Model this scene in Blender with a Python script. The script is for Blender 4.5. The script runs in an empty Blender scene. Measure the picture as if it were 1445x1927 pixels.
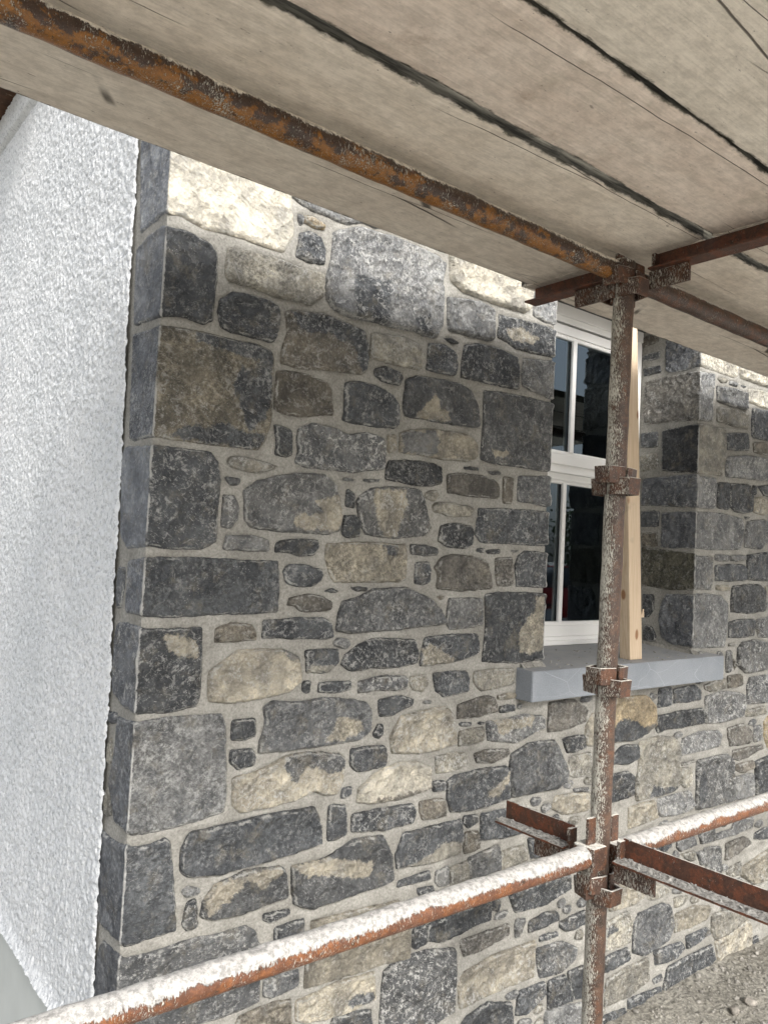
import bpy, bmesh, math, random, time
import numpy as np
from mathutils import Vector, Matrix, Quaternion
from mathutils.geometry import delaunay_2d_cdt
T0 = time.time()
S = bpy.context.scene
C = S.collection
R = math.radians

# ------------------------------------------------------------------ camera
CAM = np.array([-0.675, -1.66, 1.5])
YAW, PIT, ROL = R(38.6), R(2.83), R(-2.845)
fw = np.array([math.sin(YAW)*math.cos(PIT), math.cos(YAW)*math.cos(PIT), math.sin(PIT)])
rt = np.array([math.cos(YAW), -math.sin(YAW), 0.0])
dn = np.cross(fw, rt)
cr, sr = math.cos(ROL), math.sin(ROL)
rt, dn = cr*rt + sr*dn, -sr*rt + cr*dn
cd = bpy.data.cameras.new('camera')
cam = bpy.data.objects.new('camera', cd)
C.objects.link(cam)
cam.matrix_world = Matrix(((rt[0], -dn[0], -fw[0], CAM[0]), (rt[1], -dn[1], -fw[1], CAM[1]), (rt[2], -dn[2], -fw[2], CAM[2]), (0, 0, 0, 1)))
cd.sensor_fit = 'HORIZONTAL'
cd.sensor_width = 36.0
cd.lens = 1494.0/1445.0*36.0
cd.clip_start = 0.02
cd.clip_end = 2000
S.camera = cam

# ------------------------------------------------------------------ sky and sun
SUN_EL, SUN_AZ = R(35), R(188)          # azimuth clockwise from +Y
W = bpy.data.worlds.new('World')
S.world = W
W.use_nodes = True
wt = W.node_tree
bg = wt.nodes['Background']
sky = wt.nodes.new('ShaderNodeTexSky')
sky.sky_type = 'NISHITA'
sky.sun_disc = False
sky.sun_elevation = SUN_EL
sky.sun_rotation = SUN_AZ
sky.dust_density = 4.0
sky.air_density = 1.0
sky.ozone_density = 1.0
hs = wt.nodes.new('ShaderNodeHueSaturation')
hs.inputs['Saturation'].default_value = 0.32
wt.links.new(sky.outputs[0], hs.inputs['Color'])
wt.links.new(hs.outputs[0], bg.inputs[0])
bg.inputs[1].default_value = 0.15
sd = bpy.data.lights.new('sun', 'SUN')
sd.energy = 1.3
sd.angle = R(17)
sd.color = (1.0, 0.965, 0.91)
sun = bpy.data.objects.new('sun', sd)
C.objects.link(sun)
sun.location = (2, -6, 8)
sv = Vector((math.sin(SUN_AZ)*math.cos(SUN_EL), math.cos(SUN_AZ)*math.cos(SUN_EL), math.sin(SUN_EL)))
sun.rotation_euler = sv.to_track_quat('Z', 'Y').to_euler()
S.view_settings.view_transform = 'Standard'
S.view_settings.look = 'None'
S.view_settings.gamma = 1
S.view_settings.exposure = 1.12
S.render.engine = 'CYCLES'
S.cycles.max_bounces = 8
S.cycles.diffuse_bounces = 5

# ------------------------------------------------------------------ helpers
def tag(o, label=None, cat=None, group=None, kind=None):
    for k, v in (('label', label), ('category', cat), ('group', group), ('kind', kind)):
        if v: o[k] = v
    return o

def empty(name, loc=(0, 0, 0), rz=0.0, **kw):
    o = bpy.data.objects.new(name, None)
    C.objects.link(o)
    o.location = loc
    o.rotation_euler = (0, 0, rz)
    o.empty_display_size = 0.1
    return tag(o, **kw)

def link(name, me, mat=None, parent=None, smooth=False, **kw):
    o = bpy.data.objects.new(name, me)
    C.objects.link(o)
    if mat is not None:
        me.materials.clear(); me.materials.append(mat)
    if parent is not None:
        o.parent = parent
    if smooth:
        me.polygons.foreach_set('use_smooth', [True]*len(me.polygons))
    return tag(o, **kw)

def npmesh(name, v, faces):
    me = bpy.data.meshes.new(name)
    me.from_pydata([tuple(p) for p in v], [], [tuple(f) for f in faces])
    me.update()
    return me

def bmobj(name, bm, mat=None, parent=None, smooth=False, **kw):
    bmesh.ops.recalc_face_normals(bm, faces=bm.faces)
    me = bpy.data.meshes.new(name)
    bm.to_mesh(me); bm.free()
    return link(name, me, mat, parent, smooth, **kw)

def box(bm, x0, x1, y0, y1, z0, z1, bev=0.0, M=None):
    t = bmesh.new()
    bmesh.ops.create_cube(t, size=1)
    for v in t.verts:
        v.co = Vector(((x0+x1)/2+v.co.x*(x1-x0), (y0+y1)/2+v.co.y*(y1-y0), (z0+z1)/2+v.co.z*(z1-z0)))
    if bev > 0:
        bmesh.ops.bevel(t, geom=list(t.edges), offset=bev, segments=2, affect='EDGES', profile=0.6)
    if M is not None:
        t.transform(M)
    me = bpy.data.meshes.new('t'); t.to_mesh(me); t.free()
    bm.from_mesh(me); bpy.data.meshes.remove(me)

def tube_bm(p0, p1, r, n=32, seg=1, cap=True, ri=None, lump=None):
    """hollow-looking tube from p0 to p1; lump(t, ang, up)->extra radius"""
    p0, p1 = Vector(p0), Vector(p1)
    d = p1-p0; L = d.length; d.normalize()
    ref = Vector((0, 0, 1)) if abs(d.z) < 0.9 else Vector((1, 0, 0))
    a = d.cross(ref).normalized(); b = a.cross(d).normalized()
    bm = bmesh.new()
    rings = []
    for i in range(seg+1):
        t = i/seg
        c = p0 + d*L*t
        ring = []
        for k in range(n):
            an = 2*math.pi*k/n
            dr = a*math.cos(an)+b*math.sin(an)
            rr = r + (lump(t*L, an, dr.z) if lump else 0)
            ring.append(bm.verts.new(c + dr*rr))
        rings.append(ring)
    for i in range(seg):
        for k in range(n):
            bm.faces.new((rings[i][k], rings[i][(k+1) % n], rings[i+1][(k+1) % n], rings[i+1][k]))
    if cap:
        for ring, c, s in ((rings[0], p0, 1), (rings[-1], p1, -1)):
            inner = [bm.verts.new(c+(v.co-c)*0.84) for v in ring]
            deep = [bm.verts.new(v.co + d*0.06*s) for v in inner]
            for k in range(n):
                bm.faces.new((ring[k], ring[(k+1) % n], inner[(k+1) % n], inner[k]))
                bm.faces.new((inner[k], inner[(k+1) % n], deep[(k+1) % n], deep[k]))
            bm.faces.new(deep)
    return bm

# numpy value noise -------------------------------------------------
def _h(ix, iy, iz, seed):
    n = (ix.astype(np.int64)*374761393 + iy.astype(np.int64)*668265263 + iz.astype(np.int64)*2147483647 + seed*974634777) & 0xffffffff
    n = ((n ^ (n >> 13)) * 1274126177) & 0xffffffff
    n = n ^ (n >> 16)
    return (n & 0xffff)/65535.0*2-1

def vn(x, y, seed=0, z=0.0):
    x = np.asarray(x, float); y = np.asarray(y, float)
    xi = np.floor(x); yi = np.floor(y)
    fx = x-xi; fy = y-yi
    fx = fx*fx*(3-2*fx); fy = fy*fy*(3-2*fy)
    zi = np.zeros_like(xi)
    a = _h(xi, yi, zi, seed); b = _h(xi+1, yi, zi, seed); c = _h(xi, yi+1, zi, seed); d = _h(xi+1, yi+1, zi, seed)
    return (a*(1-fx)+b*fx)*(1-fy)+(c*(1-fx)+d*fx)*fy

def fbm(x, y, seed=0, o=4, g=0.5):
    s = 0; a = 1; t = 0
    for i in range(o):
        s = s+a*vn(x*2**i+17.3*i, y*2**i-9.1*i, seed+i); t += a; a *= g
    return s/t

# node helpers -------------------------------------------------------
class NT:
    def __init__(s, name):
        s.m = bpy.data.materials.new(name); s.m.use_nodes = True
        s.t = s.m.node_tree
        s.bsdf = s.t.nodes['Principled BSDF']
        s.out = s.t.nodes['Material Output']
        s.tc = s.t.nodes.new('ShaderNodeTexCoord')
        s.obj = s.tc.outputs['Object']
    def n(s, ty, **kw):
        nd = s.t.nodes.new('ShaderNode'+ty)
        for k, v in kw.items(): setattr(nd, k, v)
        return nd
    def L(s, a, b): s.t.links.new(a, b)
    def setin(s, nd, i, v):
        if v is None: return
        if isinstance(v, bpy.types.NodeSocket): s.L(v, nd.inputs[i])
        else: nd.inputs[i].default_value = v
    def math(s, op, a, b=None, c=None, clamp=False):
        nd = s.n('Math', operation=op, use_clamp=clamp)
        s.setin(nd, 0, a); s.setin(nd, 1, b); s.setin(nd, 2, c)
        return nd.outputs[0]
    def mapping(s, scale=(1, 1, 1), vec=None, rot=(0, 0, 0), loc=(0, 0, 0)):
        nd = s.n('Mapping')
        nd.inputs['Scale'].default_value = scale; nd.inputs['Rotation'].default_value = rot; nd.inputs['Location'].default_value = loc
        s.L(vec or s.obj, nd.inputs[0])
        return nd.outputs[0]
    def noise(s, scale, detail=4, rough=0.55, vec=None, dist=0.0, out=0):
        nd = s.n('TexNoise')
        nd.inputs['Scale'].default_value = scale; nd.inputs['Detail'].default_value = detail
        nd.inputs['Roughness'].default_value = rough; nd.inputs['Distortion'].default_value = dist
        s.L(vec or s.obj, nd.inputs['Vector'])
        return nd.outputs[out]
    def vor(s, scale, vec=None, feature='F1', out='Distance', rnd=1.0):
        nd = s.n('TexVoronoi', feature=feature)
        nd.inputs['Scale'].default_value = scale; nd.inputs['Randomness'].default_value = rnd
        s.L(vec or s.obj, nd.inputs['Vector'])
        return nd.outputs[out]
    def ramp(s, v, lo, hi, a=0.0, b=1.0, smooth=True):
        nd = s.n('MapRange'); nd.interpolation_type = 'SMOOTHSTEP' if smooth else 'LINEAR'
        s.setin(nd, 0, v); nd.inputs[1].default_value = lo; nd.inputs[2].default_value = hi
        nd.inputs[3].default_value = a; nd.inputs[4].default_value = b
        return nd.outputs[0]
    def mix(s, f, a, b, bt='MIX'):
        nd = s.n('Mix', data_type='RGBA', blend_type=bt, clamp_factor=True)
        s.setin(nd, 0, f)
        for i, v in ((6, a), (7, b)):
            if isinstance(v, bpy.types.NodeSocket): s.L(v, nd.inputs[i])
            else: nd.inputs[i].default_value = (*v, 1) if len(v) == 3 else v
        return nd.outputs[2]
    def attr(s, name, out='Color'):
        nd = s.n('Attribute', attribute_name=name)
        return nd.outputs[out]
    def warp(s, scale, amt, vec=None):
        c = s.noise(scale, 2, 0.5, vec, out=1)
        a = s.n('VectorMath', operation='SUBTRACT'); s.L(c, a.inputs[0]); a.inputs[1].default_value = (.5, .5, .5)
        b = s.n('VectorMath', operation='SCALE'); s.L(a.outputs[0], b.inputs[0]); b.inputs['Scale'].default_value = amt
        d = s.n('VectorMath', operation='ADD'); s.L(vec or s.obj, d.inputs[0]); s.L(b.outputs[0], d.inputs[1])
        return d.outputs[0]
    def bump(s, h, dist, strength=1.0, prev=None):
        nd = s.n('Bump'); nd.inputs['Strength'].default_value = strength; nd.inputs['Distance'].default_value = dist
        s.L(h, nd.inputs['Height'])
        if prev is not None: s.L(prev, nd.inputs['Normal'])
        return nd.outputs[0]
    def done(s, col=None, rough=0.8, nrm=None, metal=0.0, spec=0.3):
        s.setin(s.bsdf, 'Base Color', (*col, 1) if isinstance(col, tuple) and len(col) == 3 else col)
        s.setin(s.bsdf, 'Roughness', rough)
        s.setin(s.bsdf, 'Metallic', metal)
        s.bsdf.inputs['Specular IOR Level'].default_value = spec
        if nrm is not None: s.L(nrm, s.bsdf.inputs['Normal'])
        return s.m
    def nz(s):
        g = s.n('NewGeometry'); x = s.n('SeparateXYZ'); s.L(g.outputs['Normal'], x.inputs[0])
        return x.outputs

# ------------------------------------------------------------------ materials
def mat_stone():
    t = NT('limestone')
    base = t.attr('base'); alt = t.attr('alt'); pd = t.attr('pd', 'Fac'); wh = t.attr('wh', 'Fac')
    rn = t.attr('rn', 'Fac'); ed = t.attr('ed', 'Fac')
    cmb = t.n('CombineXYZ'); t.L(t.math('MULTIPLY', rn, 7.0), cmb.inputs[0]); t.L(t.math('MULTIPLY', rn, 3.0), cmb.inputs[2])
    mp = t.n('VectorRotate', rotation_type='AXIS_ANGLE'); mp.inputs['Axis'].default_value = (0, 1, 0); t.L(t.obj, mp.inputs['Vector']); t.L(t.math('MULTIPLY', rn, 6.28), mp.inputs['Angle'])
    ad = t.n('VectorMath', operation='ADD'); t.L(mp.outputs[0], ad.inputs[0]); t.L(cmb.outputs[0], ad.inputs[1]); t.obj = ad.outputs[0]
    w = t.warp(9, 0.06)
    # patch of a different bed colour, edge broken up by noise
    pn = t.math('MULTIPLY', t.math('SUBTRACT', t.noise(42, 8, 0.74), 0.5), 0.052)
    pf = t.ramp(t.math('ADD', pd, pn), -0.0035, 0.0035)
    col = t.mix(pf, base, alt)
    # tonal variation
    n1 = t.noise(14, 6, 0.62, w)
    n2 = t.noise(120, 6, 0.8)
    wl = t.warp(14, 0.012)
    fc = t.n('SeparateColor'); t.L(t.vor(34, t.warp(22, 0.035), 'F1', 'Color'), fc.inputs[0])
    fc2 = t.n('SeparateColor'); t.L(t.vor(13, t.warp(12, 0.06), 'F1', 'Color'), fc2.inputs[0])
    col = t.mix(1.0, col, t.mix(t.ramp(n1, 0.3, 0.72), (0.62, 0.63, 0.65), (1.42, 1.40, 1.36)), 'MULTIPLY')
    spk = t.mix(t.ramp(n2, 0.38, 0.63), (0.52, 0.52, 0.52), (1.65, 1.65, 1.63))
    sm_ = t.math('MULTIPLY', t.ramp(t.math('FRACT', t.math('MULTIPLY', rn, 7.3)), 0.0, 1.0, 0.35, 1.0), t.ramp(t.noise(9, 3, 0.6, t.mapping(loc=(6, 1, 2))), 0.35, 0.6, 0.45, 1.0))
    col = t.mix(sm_, col, t.mix(1.0, col, spk, 'MULTIPLY'))
    fcs = t.math('ADD', t.math('MULTIPLY', fc.outputs[0], 0.5), t.math('MULTIPLY', fc2.outputs[0], 0.5))
    col = t.mix(1.0, col, t.mix(fcs, (0.74, 0.74, 0.75), (1.24, 1.24, 1.22)), 'MULTIPLY')  # facet cells lightened and darkened, painting shade on the split faces
    # ochre bloom
    oc = t.math('MULTIPLY', t.ramp(t.noise(16, 7, 0.74, t.mapping(loc=(5, 3, 1))), 0.52, 0.66), 0.42)
    col = t.mix(oc, col, (0.25, 0.225, 0.175))
    # calcite veins and scratches
    vw = t.warp(16, 0.05, w)
    r1 = t.math('ABSOLUTE', t.math('SUBTRACT', t.noise(15, 3, 0.55, vw), 0.5))
    vm = t.ramp(t.noise(24, 3, 0.6, t.mapping(loc=(2, 2, 9))), 0.48, 0.60)
    v1 = t.math('MULTIPLY', t.ramp(r1, 0.003, 0.016, 1, 0), vm)
    sm = t.mapping((30, 30, 95), t.warp(26, 0.022), (0.5, 0.9, 0.3))
    sn = t.noise(3.0, 5, 0.72, sm)
    s1 = t.math('MULTIPLY', t.ramp(sn, 0.585, 0.64), t.ramp(t.noise(18, 3, 0.6), 0.38, 0.56))
    sm2 = t.mapping((80, 80, 26), t.warp(30, 0.02), (0.2, -0.6, 0.9))
    s2 = t.math('MULTIPLY', t.ramp(t.noise(3.6, 6, 0.76, sm2), 0.59, 0.65), t.ramp(t.noise(9, 3, 0.6, t.mapping(loc=(7, 0, 4))), 0.42, 0.58))
    s1 = t.math('MAXIMUM', s1, s2)
    pale = t.math('MULTIPLY', t.ramp(t.noise(60, 8, 0.84, wl), 0.53, 0.585), t.ramp(t.noise(7, 3, 0.6, t.mapping(loc=(3, 7, 2))), 0.34, 0.58))
    amt = t.math('MULTIPLY', t.math('MAXIMUM', t.math('MAXIMUM', t.math('MULTIPLY', v1, 0.6), t.math('MULTIPLY', s1, 0.9)), t.math('MULTIPLY', pale, 0.85)), wh, clamp=True)
    col = t.mix(amt, col, (0.52, 0.52, 0.50))
    an = t.math('ADD', t.attr('ar', 'Fac'), t.math('MULTIPLY', t.math('SUBTRACT', t.noise(45, 5, 0.75), 0.5), 0.010))
    aw = t.math('MULTIPLY', t.ramp(an, 0.0012, 0.0032, 1, 0), t.ramp(t.noise(13, 3, 0.6, t.mapping(loc=(1, 4, 6))), 0.36, 0.5))
    col = t.mix(t.math('MULTIPLY', aw, 0.85), col, (0.60, 0.60, 0.58))
    # chipped pale arris and undercut shade painted dark where the stone meets the joint
    en = t.math('ADD', ed, t.math('MULTIPLY', t.math('SUBTRACT', t.noise(90, 4, 0.7), 0.5), 0.012))
    ch = t.math('MULTIPLY', t.math('MULTIPLY', t.ramp(en, 0.0015, 0.003), t.ramp(en, 0.004, 0.0065, 1, 0)), t.ramp(t.noise(21, 3, 0.6, t.mapping(loc=(4, 4, 4))), 0.46, 0.6))
    col = t.mix(t.math('MULTIPLY', ch, 0.7), col, (0.50, 0.50, 0.47))
    dk = t.math('MULTIPLY', t.ramp(en, 0.0, 0.0018, 1, 0), 0.2)
    col = t.mix(dk, col, (0.03, 0.028, 0.025))
    # small lime specks
    sp = t.math('MULTIPLY', t.ramp(t.vor(150), 0.10, 0.2, 1, 0), t.ramp(t.noise(16, 2), 0.55, 0.63))
    col = t.mix(t.math('MULTIPLY', sp, 0.55), col, (0.62, 0.61, 0.58))
    h = t.math('ADD', t.math('MULTIPLY', t.noise(38, 7, 0.66, wl), 1.0), t.math('MULTIPLY', t.vor(34, t.warp(22, 0.035)), 0.8))
    h = t.math('ADD', h, t.math('MULTIPLY', t.noise(1.0, 5, 0.65, t.mapping((16, 16, 75), w)), 0.55))
    nb = t.bump(h, 0.028, 1.0)
    nb = t.bump(t.noise(150, 6, 0.75), 0.0030, 1.0, nb)
    return t.done(col, t.ramp(n2, 0.3, 0.7, 0.62, 0.85), nb, spec=0.35)

def mat_mortar():
    t = NT('mortar')
    n = t.noise(9, 5, 0.6); n2 = t.noise(160, 4, 0.75); n3 = t.noise(420, 2, 0.7)
    col = t.mix(t.ramp(n, 0.3, 0.7), (0.228, 0.222, 0.202), (0.325, 0.318, 0.292))
    col = t.mix(1.0, col, t.mix(t.ramp(n2, 0.28, 0.7), (0.74, 0.735, 0.73), (1.22, 1.22, 1.22)), 'MULTIPLY')
    col = t.mix(t.math('MULTIPLY', t.ramp(t.noise(40, 6, 0.75), 0.6, 0.70), 0.4), col, (0.17, 0.16, 0.14))
    h = t.math('ADD', n2, t.math('MULTIPLY', n3, 0.5))
    nb = t.bump(t.noise(45, 5, 0.6), 0.006, 0.8)
    nb = t.bump(h, 0.003, 1.0, nb)
    return t.done(col, 0.92, nb, spec=0.15)

def mat_roughcast():
    t = NT('white_roughcast')
    n = t.noise(78, 5, 0.66); f = t.noise(260, 3, 0.7); n2 = t.noise(3, 4, 0.6)
    v = t.vor(120, t.warp(150, 0.006))
    col = t.mix(t.ramp(n2, 0.3, 0.7), (0.60, 0.618, 0.63), (0.68, 0.692, 0.70))
    pit = t.ramp(t.math('ADD', t.math('MULTIPLY', n, 0.7), t.math('MULTIPLY', f, 0.3)), 0.41, 0.49, 1, 0)
    col = t.mix(t.math('MULTIPLY', pit, 0.55), col, (0.27, 0.285, 0.31))  # hollows darkened in colour to stand for shade between the pebbles
    h = t.math('ADD', n, t.math('ADD', t.math('MULTIPLY', t.ramp(v, 0.0, 0.7, 1, 0), 0.35), t.math('MULTIPLY', f, 0.3)))
    nb = t.bump(h, 0.0030, 1.0)
    return t.done(col, 0.95, nb, spec=0.05)

def mat_plain(name, col, var=0.12, scale=30, bump=0.001, rough=0.7, spec=0.3, spots=None):
    t = NT(name)
    n = t.noise(scale, 6, 0.6)
    a = tuple(c*(1-var) for c in col); b = tuple(min(1, c*(1+var)) for c in col)
    c = t.mix(t.ramp(n, 0.3, 0.7), a, b)
    if spots:
        c = t.mix(t.math('MULTIPLY', t.ramp(t.noise(spots[1], 4, 0.6), 0.58, 0.7), spots[2]), c, spots[0])
    nb = t.bump(t.noise(scale*4, 4, 0.7), bump, 0.8)
    return t.done(c, rough, nb, spec=spec)

def mat_board(name, c0, c1, off, stain=0.0):
    """weathered scaffold plank, grain along X"""
    t = NT(name)
    v = t.mapping((1, 1, 1), loc=(off, off*0.37, 0))
    g = t.noise(1.0, 5, 0.7, t.mapping((7, 260, 120), t.warp(5, 0.006, v)))
    sc = t.noise(38, 9, 0.78, t.mapping((0.6, 1, 1), v))
    b = t.noise(4.5, 6, 0.68, t.mapping((1, 1.9, 1), v))
    col = t.mix(t.ramp(b, 0.32, 0.68), c0, c1)
    col = t.mix(1.0, col, t.mix(t.ramp(g, 0.3, 0.7), (0.91, 0.905, 0.90), (1.06, 1.06, 1.06)), 'MULTIPLY')
    col = t.mix(1.0, col, t.mix(t.ramp(sc, 0.36, 0.62), (0.84, 0.835, 0.83), (1.10, 1.10, 1.10)), 'MULTIPLY')
    # dents, dirt flecks and scuffs
    fl = t.math('MULTIPLY', t.ramp(t.noise(1.0, 4, 0.7, t.mapping((30, 85, 40), t.warp(12, 0.03, v))), 0.66, 0.71), 0.6)
    col = t.mix(fl, col, (0.15, 0.13, 0.11))
    fl2 = t.math('MULTIPLY', t.ramp(t.noise(1.0, 2, 0.5, t.mapping((75, 150, 60), t.mapping(loc=(2, 5, off)))), 0.73, 0.77), 0.85)
    col = t.mix(fl2, col, (0.06, 0.05, 0.045))
    if stain:
        st = t.math('MULTIPLY', t.ramp(t.noise(6, 8, 0.74, v), 0.55, 0.70), stain)
        col = t.mix(st, col, (0.27, 0.18, 0.12))
        st2 = t.math('MULTIPLY', t.ramp(t.noise(8, 8, 0.74, t.mapping(loc=(9, off, 1))), 0.5, 0.68), stain*0.7)
        col = t.mix(st2, col, (0.33, 0.31, 0.23))
    # a few long, thin drying cracks
    wv = t.warp(7, 0.010, v)
    cv = t.vor(1.0, t.mapping((0.55, 9.0, 0.0), wv), 'DISTANCE_TO_EDGE')
    cm = t.ramp(t.noise(1.0, 2, 0.5, t.mapping((1.8, 6, 0.0), t.mapping(loc=(4, 1, off)))), 0.52, 0.60)
    xs_ = t.n('SeparateXYZ'); t.L(t.vor(1.0, t.mapping((0.55, 9.0, 0.0), wv), 'F1', 'Color'), xs_.inputs[0])
    cr = t.math('MULTIPLY', t.ramp(cv, 0.002, 0.008, 1, 0), cm)
    col = t.mix(t.math('MULTIPLY', cr, 0.85), col, (0.04, 0.035, 0.03))
    # dirty arrises: edge faces darker, with the gap's shade put into the colour
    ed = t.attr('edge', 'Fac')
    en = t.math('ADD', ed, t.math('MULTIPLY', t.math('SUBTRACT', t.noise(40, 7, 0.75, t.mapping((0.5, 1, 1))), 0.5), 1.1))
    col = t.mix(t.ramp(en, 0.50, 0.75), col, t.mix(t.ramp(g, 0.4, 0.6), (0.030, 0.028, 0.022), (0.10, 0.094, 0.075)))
    h = t.math('SUBTRACT', t.math('ADD', g, t.math('MULTIPLY', sc, 0.8)), t.math('MULTIPLY', cr, 2.0))
    nb = t.bump(h, 0.0014, 0.8)
    return t.done(col, 0.88, nb, spec=0.15)

def mat_steel(name, paint, dark, topdark=0.0, rgh=0.48, top=0.0, side=0.0, splat=0.5, crust=(0.74, 0.72, 0.66), sdir=(-0.8, 0.45), paintamt=0.5, side_col=(0.50, 0.48, 0.42)):
    """rusty painted tube with lime and mortar splashes; the crust sits on upward faces"""
    t = NT(name)
    w = t.warp(25, 0.02)
    n = t.noise(30, 8, 0.76, t.mapping((0.7, 1, 1), w)); n2 = t.noise(110, 6, 0.75)
    g0 = t.nz()
    n = t.math('ADD', n, t.math('MULTIPLY', g0[2], topdark))
    if topdark: n = t.math('ADD', n, t.math('MULTIPLY', t.math('ABSOLUTE', t.math('SUBTRACT', t.noise(14, 5, 0.7), 0.5)), 0.85))
    col = t.mix(t.ramp(n, 0.45, 0.53), paint, dark)
    if paintamt < 0.5:
        col = t.mix(t.ramp(n, 0.30, 0.5), paint, dark)
    col = t.mix(1.0, col, t.mix(t.ramp(n2, 0.3, 0.7), (0.68, 0.66, 0.64), (1.35, 1.35, 1.35)), 'MULTIPLY')
    col = t.mix(t.ramp(t.noise(48, 4, 0.7), 0.60, 0.68), col, (0.035, 0.022, 0.014))
    col = t.mix(t.math('MULTIPLY', t.ramp(t.noise(35, 4, 0.6, t.mapping(loc=(1, 8, 3))), 0.58, 0.7), 0.5), col, (0.15, 0.06, 0.028))
    nx, ny, nz = t.nz()
    facing = t.math('ADD', t.math('MULTIPLY', nx, sdir[0]), t.math('MULTIPLY', ny, sdir[1]))
    sv_ = t.warp(40, 0.012)
    sn = t.noise(1.0, 5, 0.72, t.mapping((380, 380, 95), sv_, (0.35, 0.55, 0)))
    fine = t.noise(1.0, 4, 0.75, t.mapping((560, 560, 140), sv_, (-0.45, -0.5, 0)))
    spl = t.math('ADD', t.math('MULTIPLY', sn, 0.55), t.math('MULTIPLY', fine, 0.45))
    k = t.math('ADD', spl, t.math('MULTIPLY', facing, 0.16*side))
    k = t.math('ADD', k, (splat-0.5)*0.2)
    big = t.noise(16, 4, 0.65)
    k = t.math('ADD', k, t.math('MULTIPLY', t.math('SUBTRACT', big, 0.5), 0.22))
    sm = t.ramp(k, 0.56, 0.60)
    col = t.mix(sm, col, side_col)
    tk = t.math('ADD', nz, t.math('MULTIPLY', t.math('SUBTRACT', t.noise(1.0, 5, 0.72, t.mapping((230, 45, 45), t.obj)), 0.5), 1.25))
    tk = t.math('ADD', tk, t.math('MULTIPLY', t.math('SUBTRACT', t.noise(11, 5, 0.72), 0.5), 1.7))
    tm = t.ramp(tk, 1.02-top, 1.10-top)
    col = t.mix(tm, col, t.mix(t.ramp(t.noise(85, 8, 0.8), 0.38, 0.58), tuple(c*0.50 for c in crust), crust))
    cov = t.math('MAXIMUM', sm, tm)
    h = t.math('ADD', t.math('MULTIPLY', cov, 0.8), t.math('MULTIPLY', n2, 0.7))
    nb = t.bump(h, 0.0022, 0.9)
    return t.done(col, t.ramp(cov, 0, 1, rgh, 0.92), nb, spec=0.5)

def mat_timber():
    t = NT('new_softwood')
    v = t.warp(4, 0.01)
    g = t.noise(1.0, 5, 0.6, t.mapping((190, 190, 5), v))
    col = t.mix(t.ramp(g, 0.2, 0.8), (0.43, 0.325, 0.22), (0.60, 0.49, 0.365))
    kn = t.vor(1.0, t.mapping((16, 16, 8.0), loc=(0.3, 0.2, 0.4)), 'F1')
    km = t.ramp(kn, 0.12, 0.20, 1, 0)
    col = t.mix(t.math('MULTIPLY', km, 0.85), col, (0.20, 0.085, 0.03))
    col = t.mix(t.math('MULTIPLY', t.ramp(t.noise(14, 5, 0.65), 0.6, 0.72), 0.35), col, (0.26, 0.22, 0.17))
    return t.done(col, 0.7, t.bump(g, 0.0012, 0.6), spec=0.25)

def mat_sill():
    t = NT('honed_blue_limestone')
    n = t.noise(5, 5, 0.6); f = t.noise(260, 3, 0.7)
    col = t.mix(t.ramp(n, 0.3, 0.7), (0.180, 0.198, 0.220), (0.228, 0.246, 0.270))
    col = t.mix(1.0, col, t.mix(t.ramp(f, 0.3, 0.7), (0.88, 0.88, 0.88), (1.12, 1.12, 1.12)), 'MULTIPLY')
    ve = t.vor(5.0, t.warp(3, 0.3, t.mapping((1, 1, 2.2), rot=(0, 0.7, 0))), 'DISTANCE_TO_EDGE')
    col = t.mix(t.math('MULTIPLY', t.ramp(ve, 0.0, 0.006, 1, 0), 0.45), col, (0.50, 0.53, 0.57))
    x, y, nz = t.nz()
    dust = t.math('MULTIPLY', t.ramp(nz, 0.8, 0.95), t.ramp(t.noise(16, 6, 0.7), 0.2, 0.62, 0.25, 0.95))
    col = t.mix(t.math('MULTIPLY', dust, 0.75), col, (0.30, 0.298, 0.29))
    return t.done(col, 0.6, t.bump(t.noise(300, 3, 0.7), 0.0005, 0.7), spec=0.35)

def mat_ground():
    t = NT('site_ground')
    n = t.noise(3.5, 7, 0.65); n2 = t.noise(45, 6, 0.72); v = t.vor(60, t.warp(30, 0.02))
    col = t.mix(t.ramp(n, 0.32, 0.68), (0.17, 0.160, 0.138), (0.28, 0.268, 0.236))
    col = t.mix(1.0, col, t.mix(t.ramp(n2, 0.3, 0.7), (0.6, 0.6, 0.6), (1.35, 1.35, 1.33)), 'MULTIPLY')
    col = t.mix(t.math('MULTIPLY', t.ramp(v, 0.12, 0.2, 1, 0), 0.5), col, (0.46, 0.44, 0.40))
    sx = t.n('SeparateXYZ'); t.L(t.obj, sx.inputs[0])
    yd = t.ramp(t.math('ADD', sx.outputs[1], t.math('MULTIPLY', t.math('SUBTRACT', t.noise(2.5, 5, 0.7), 0.5), 0.5)), -1.25, -0.95, 1, 0)
    pale = t.mix(1.0, (0.60, 0.575, 0.52), t.mix(t.ramp(n, 0.3, 0.7), (0.85, 0.85, 0.85), (1.12, 1.12, 1.12)), 'MULTIPLY')  # pale yard added to bounce light up under the boards and onto the wall
    col = t.mix(yd, col, pale)
    nb = t.bump(t.noise(20, 6, 0.7), 0.02, 0.8)
    nb = t.bump(t.math('ADD', n2, t.math('MULTIPLY', v, -0.6)), 0.008, 1.0, nb)
    return t.done(col, 0.95, nb, spec=0.15)

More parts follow.
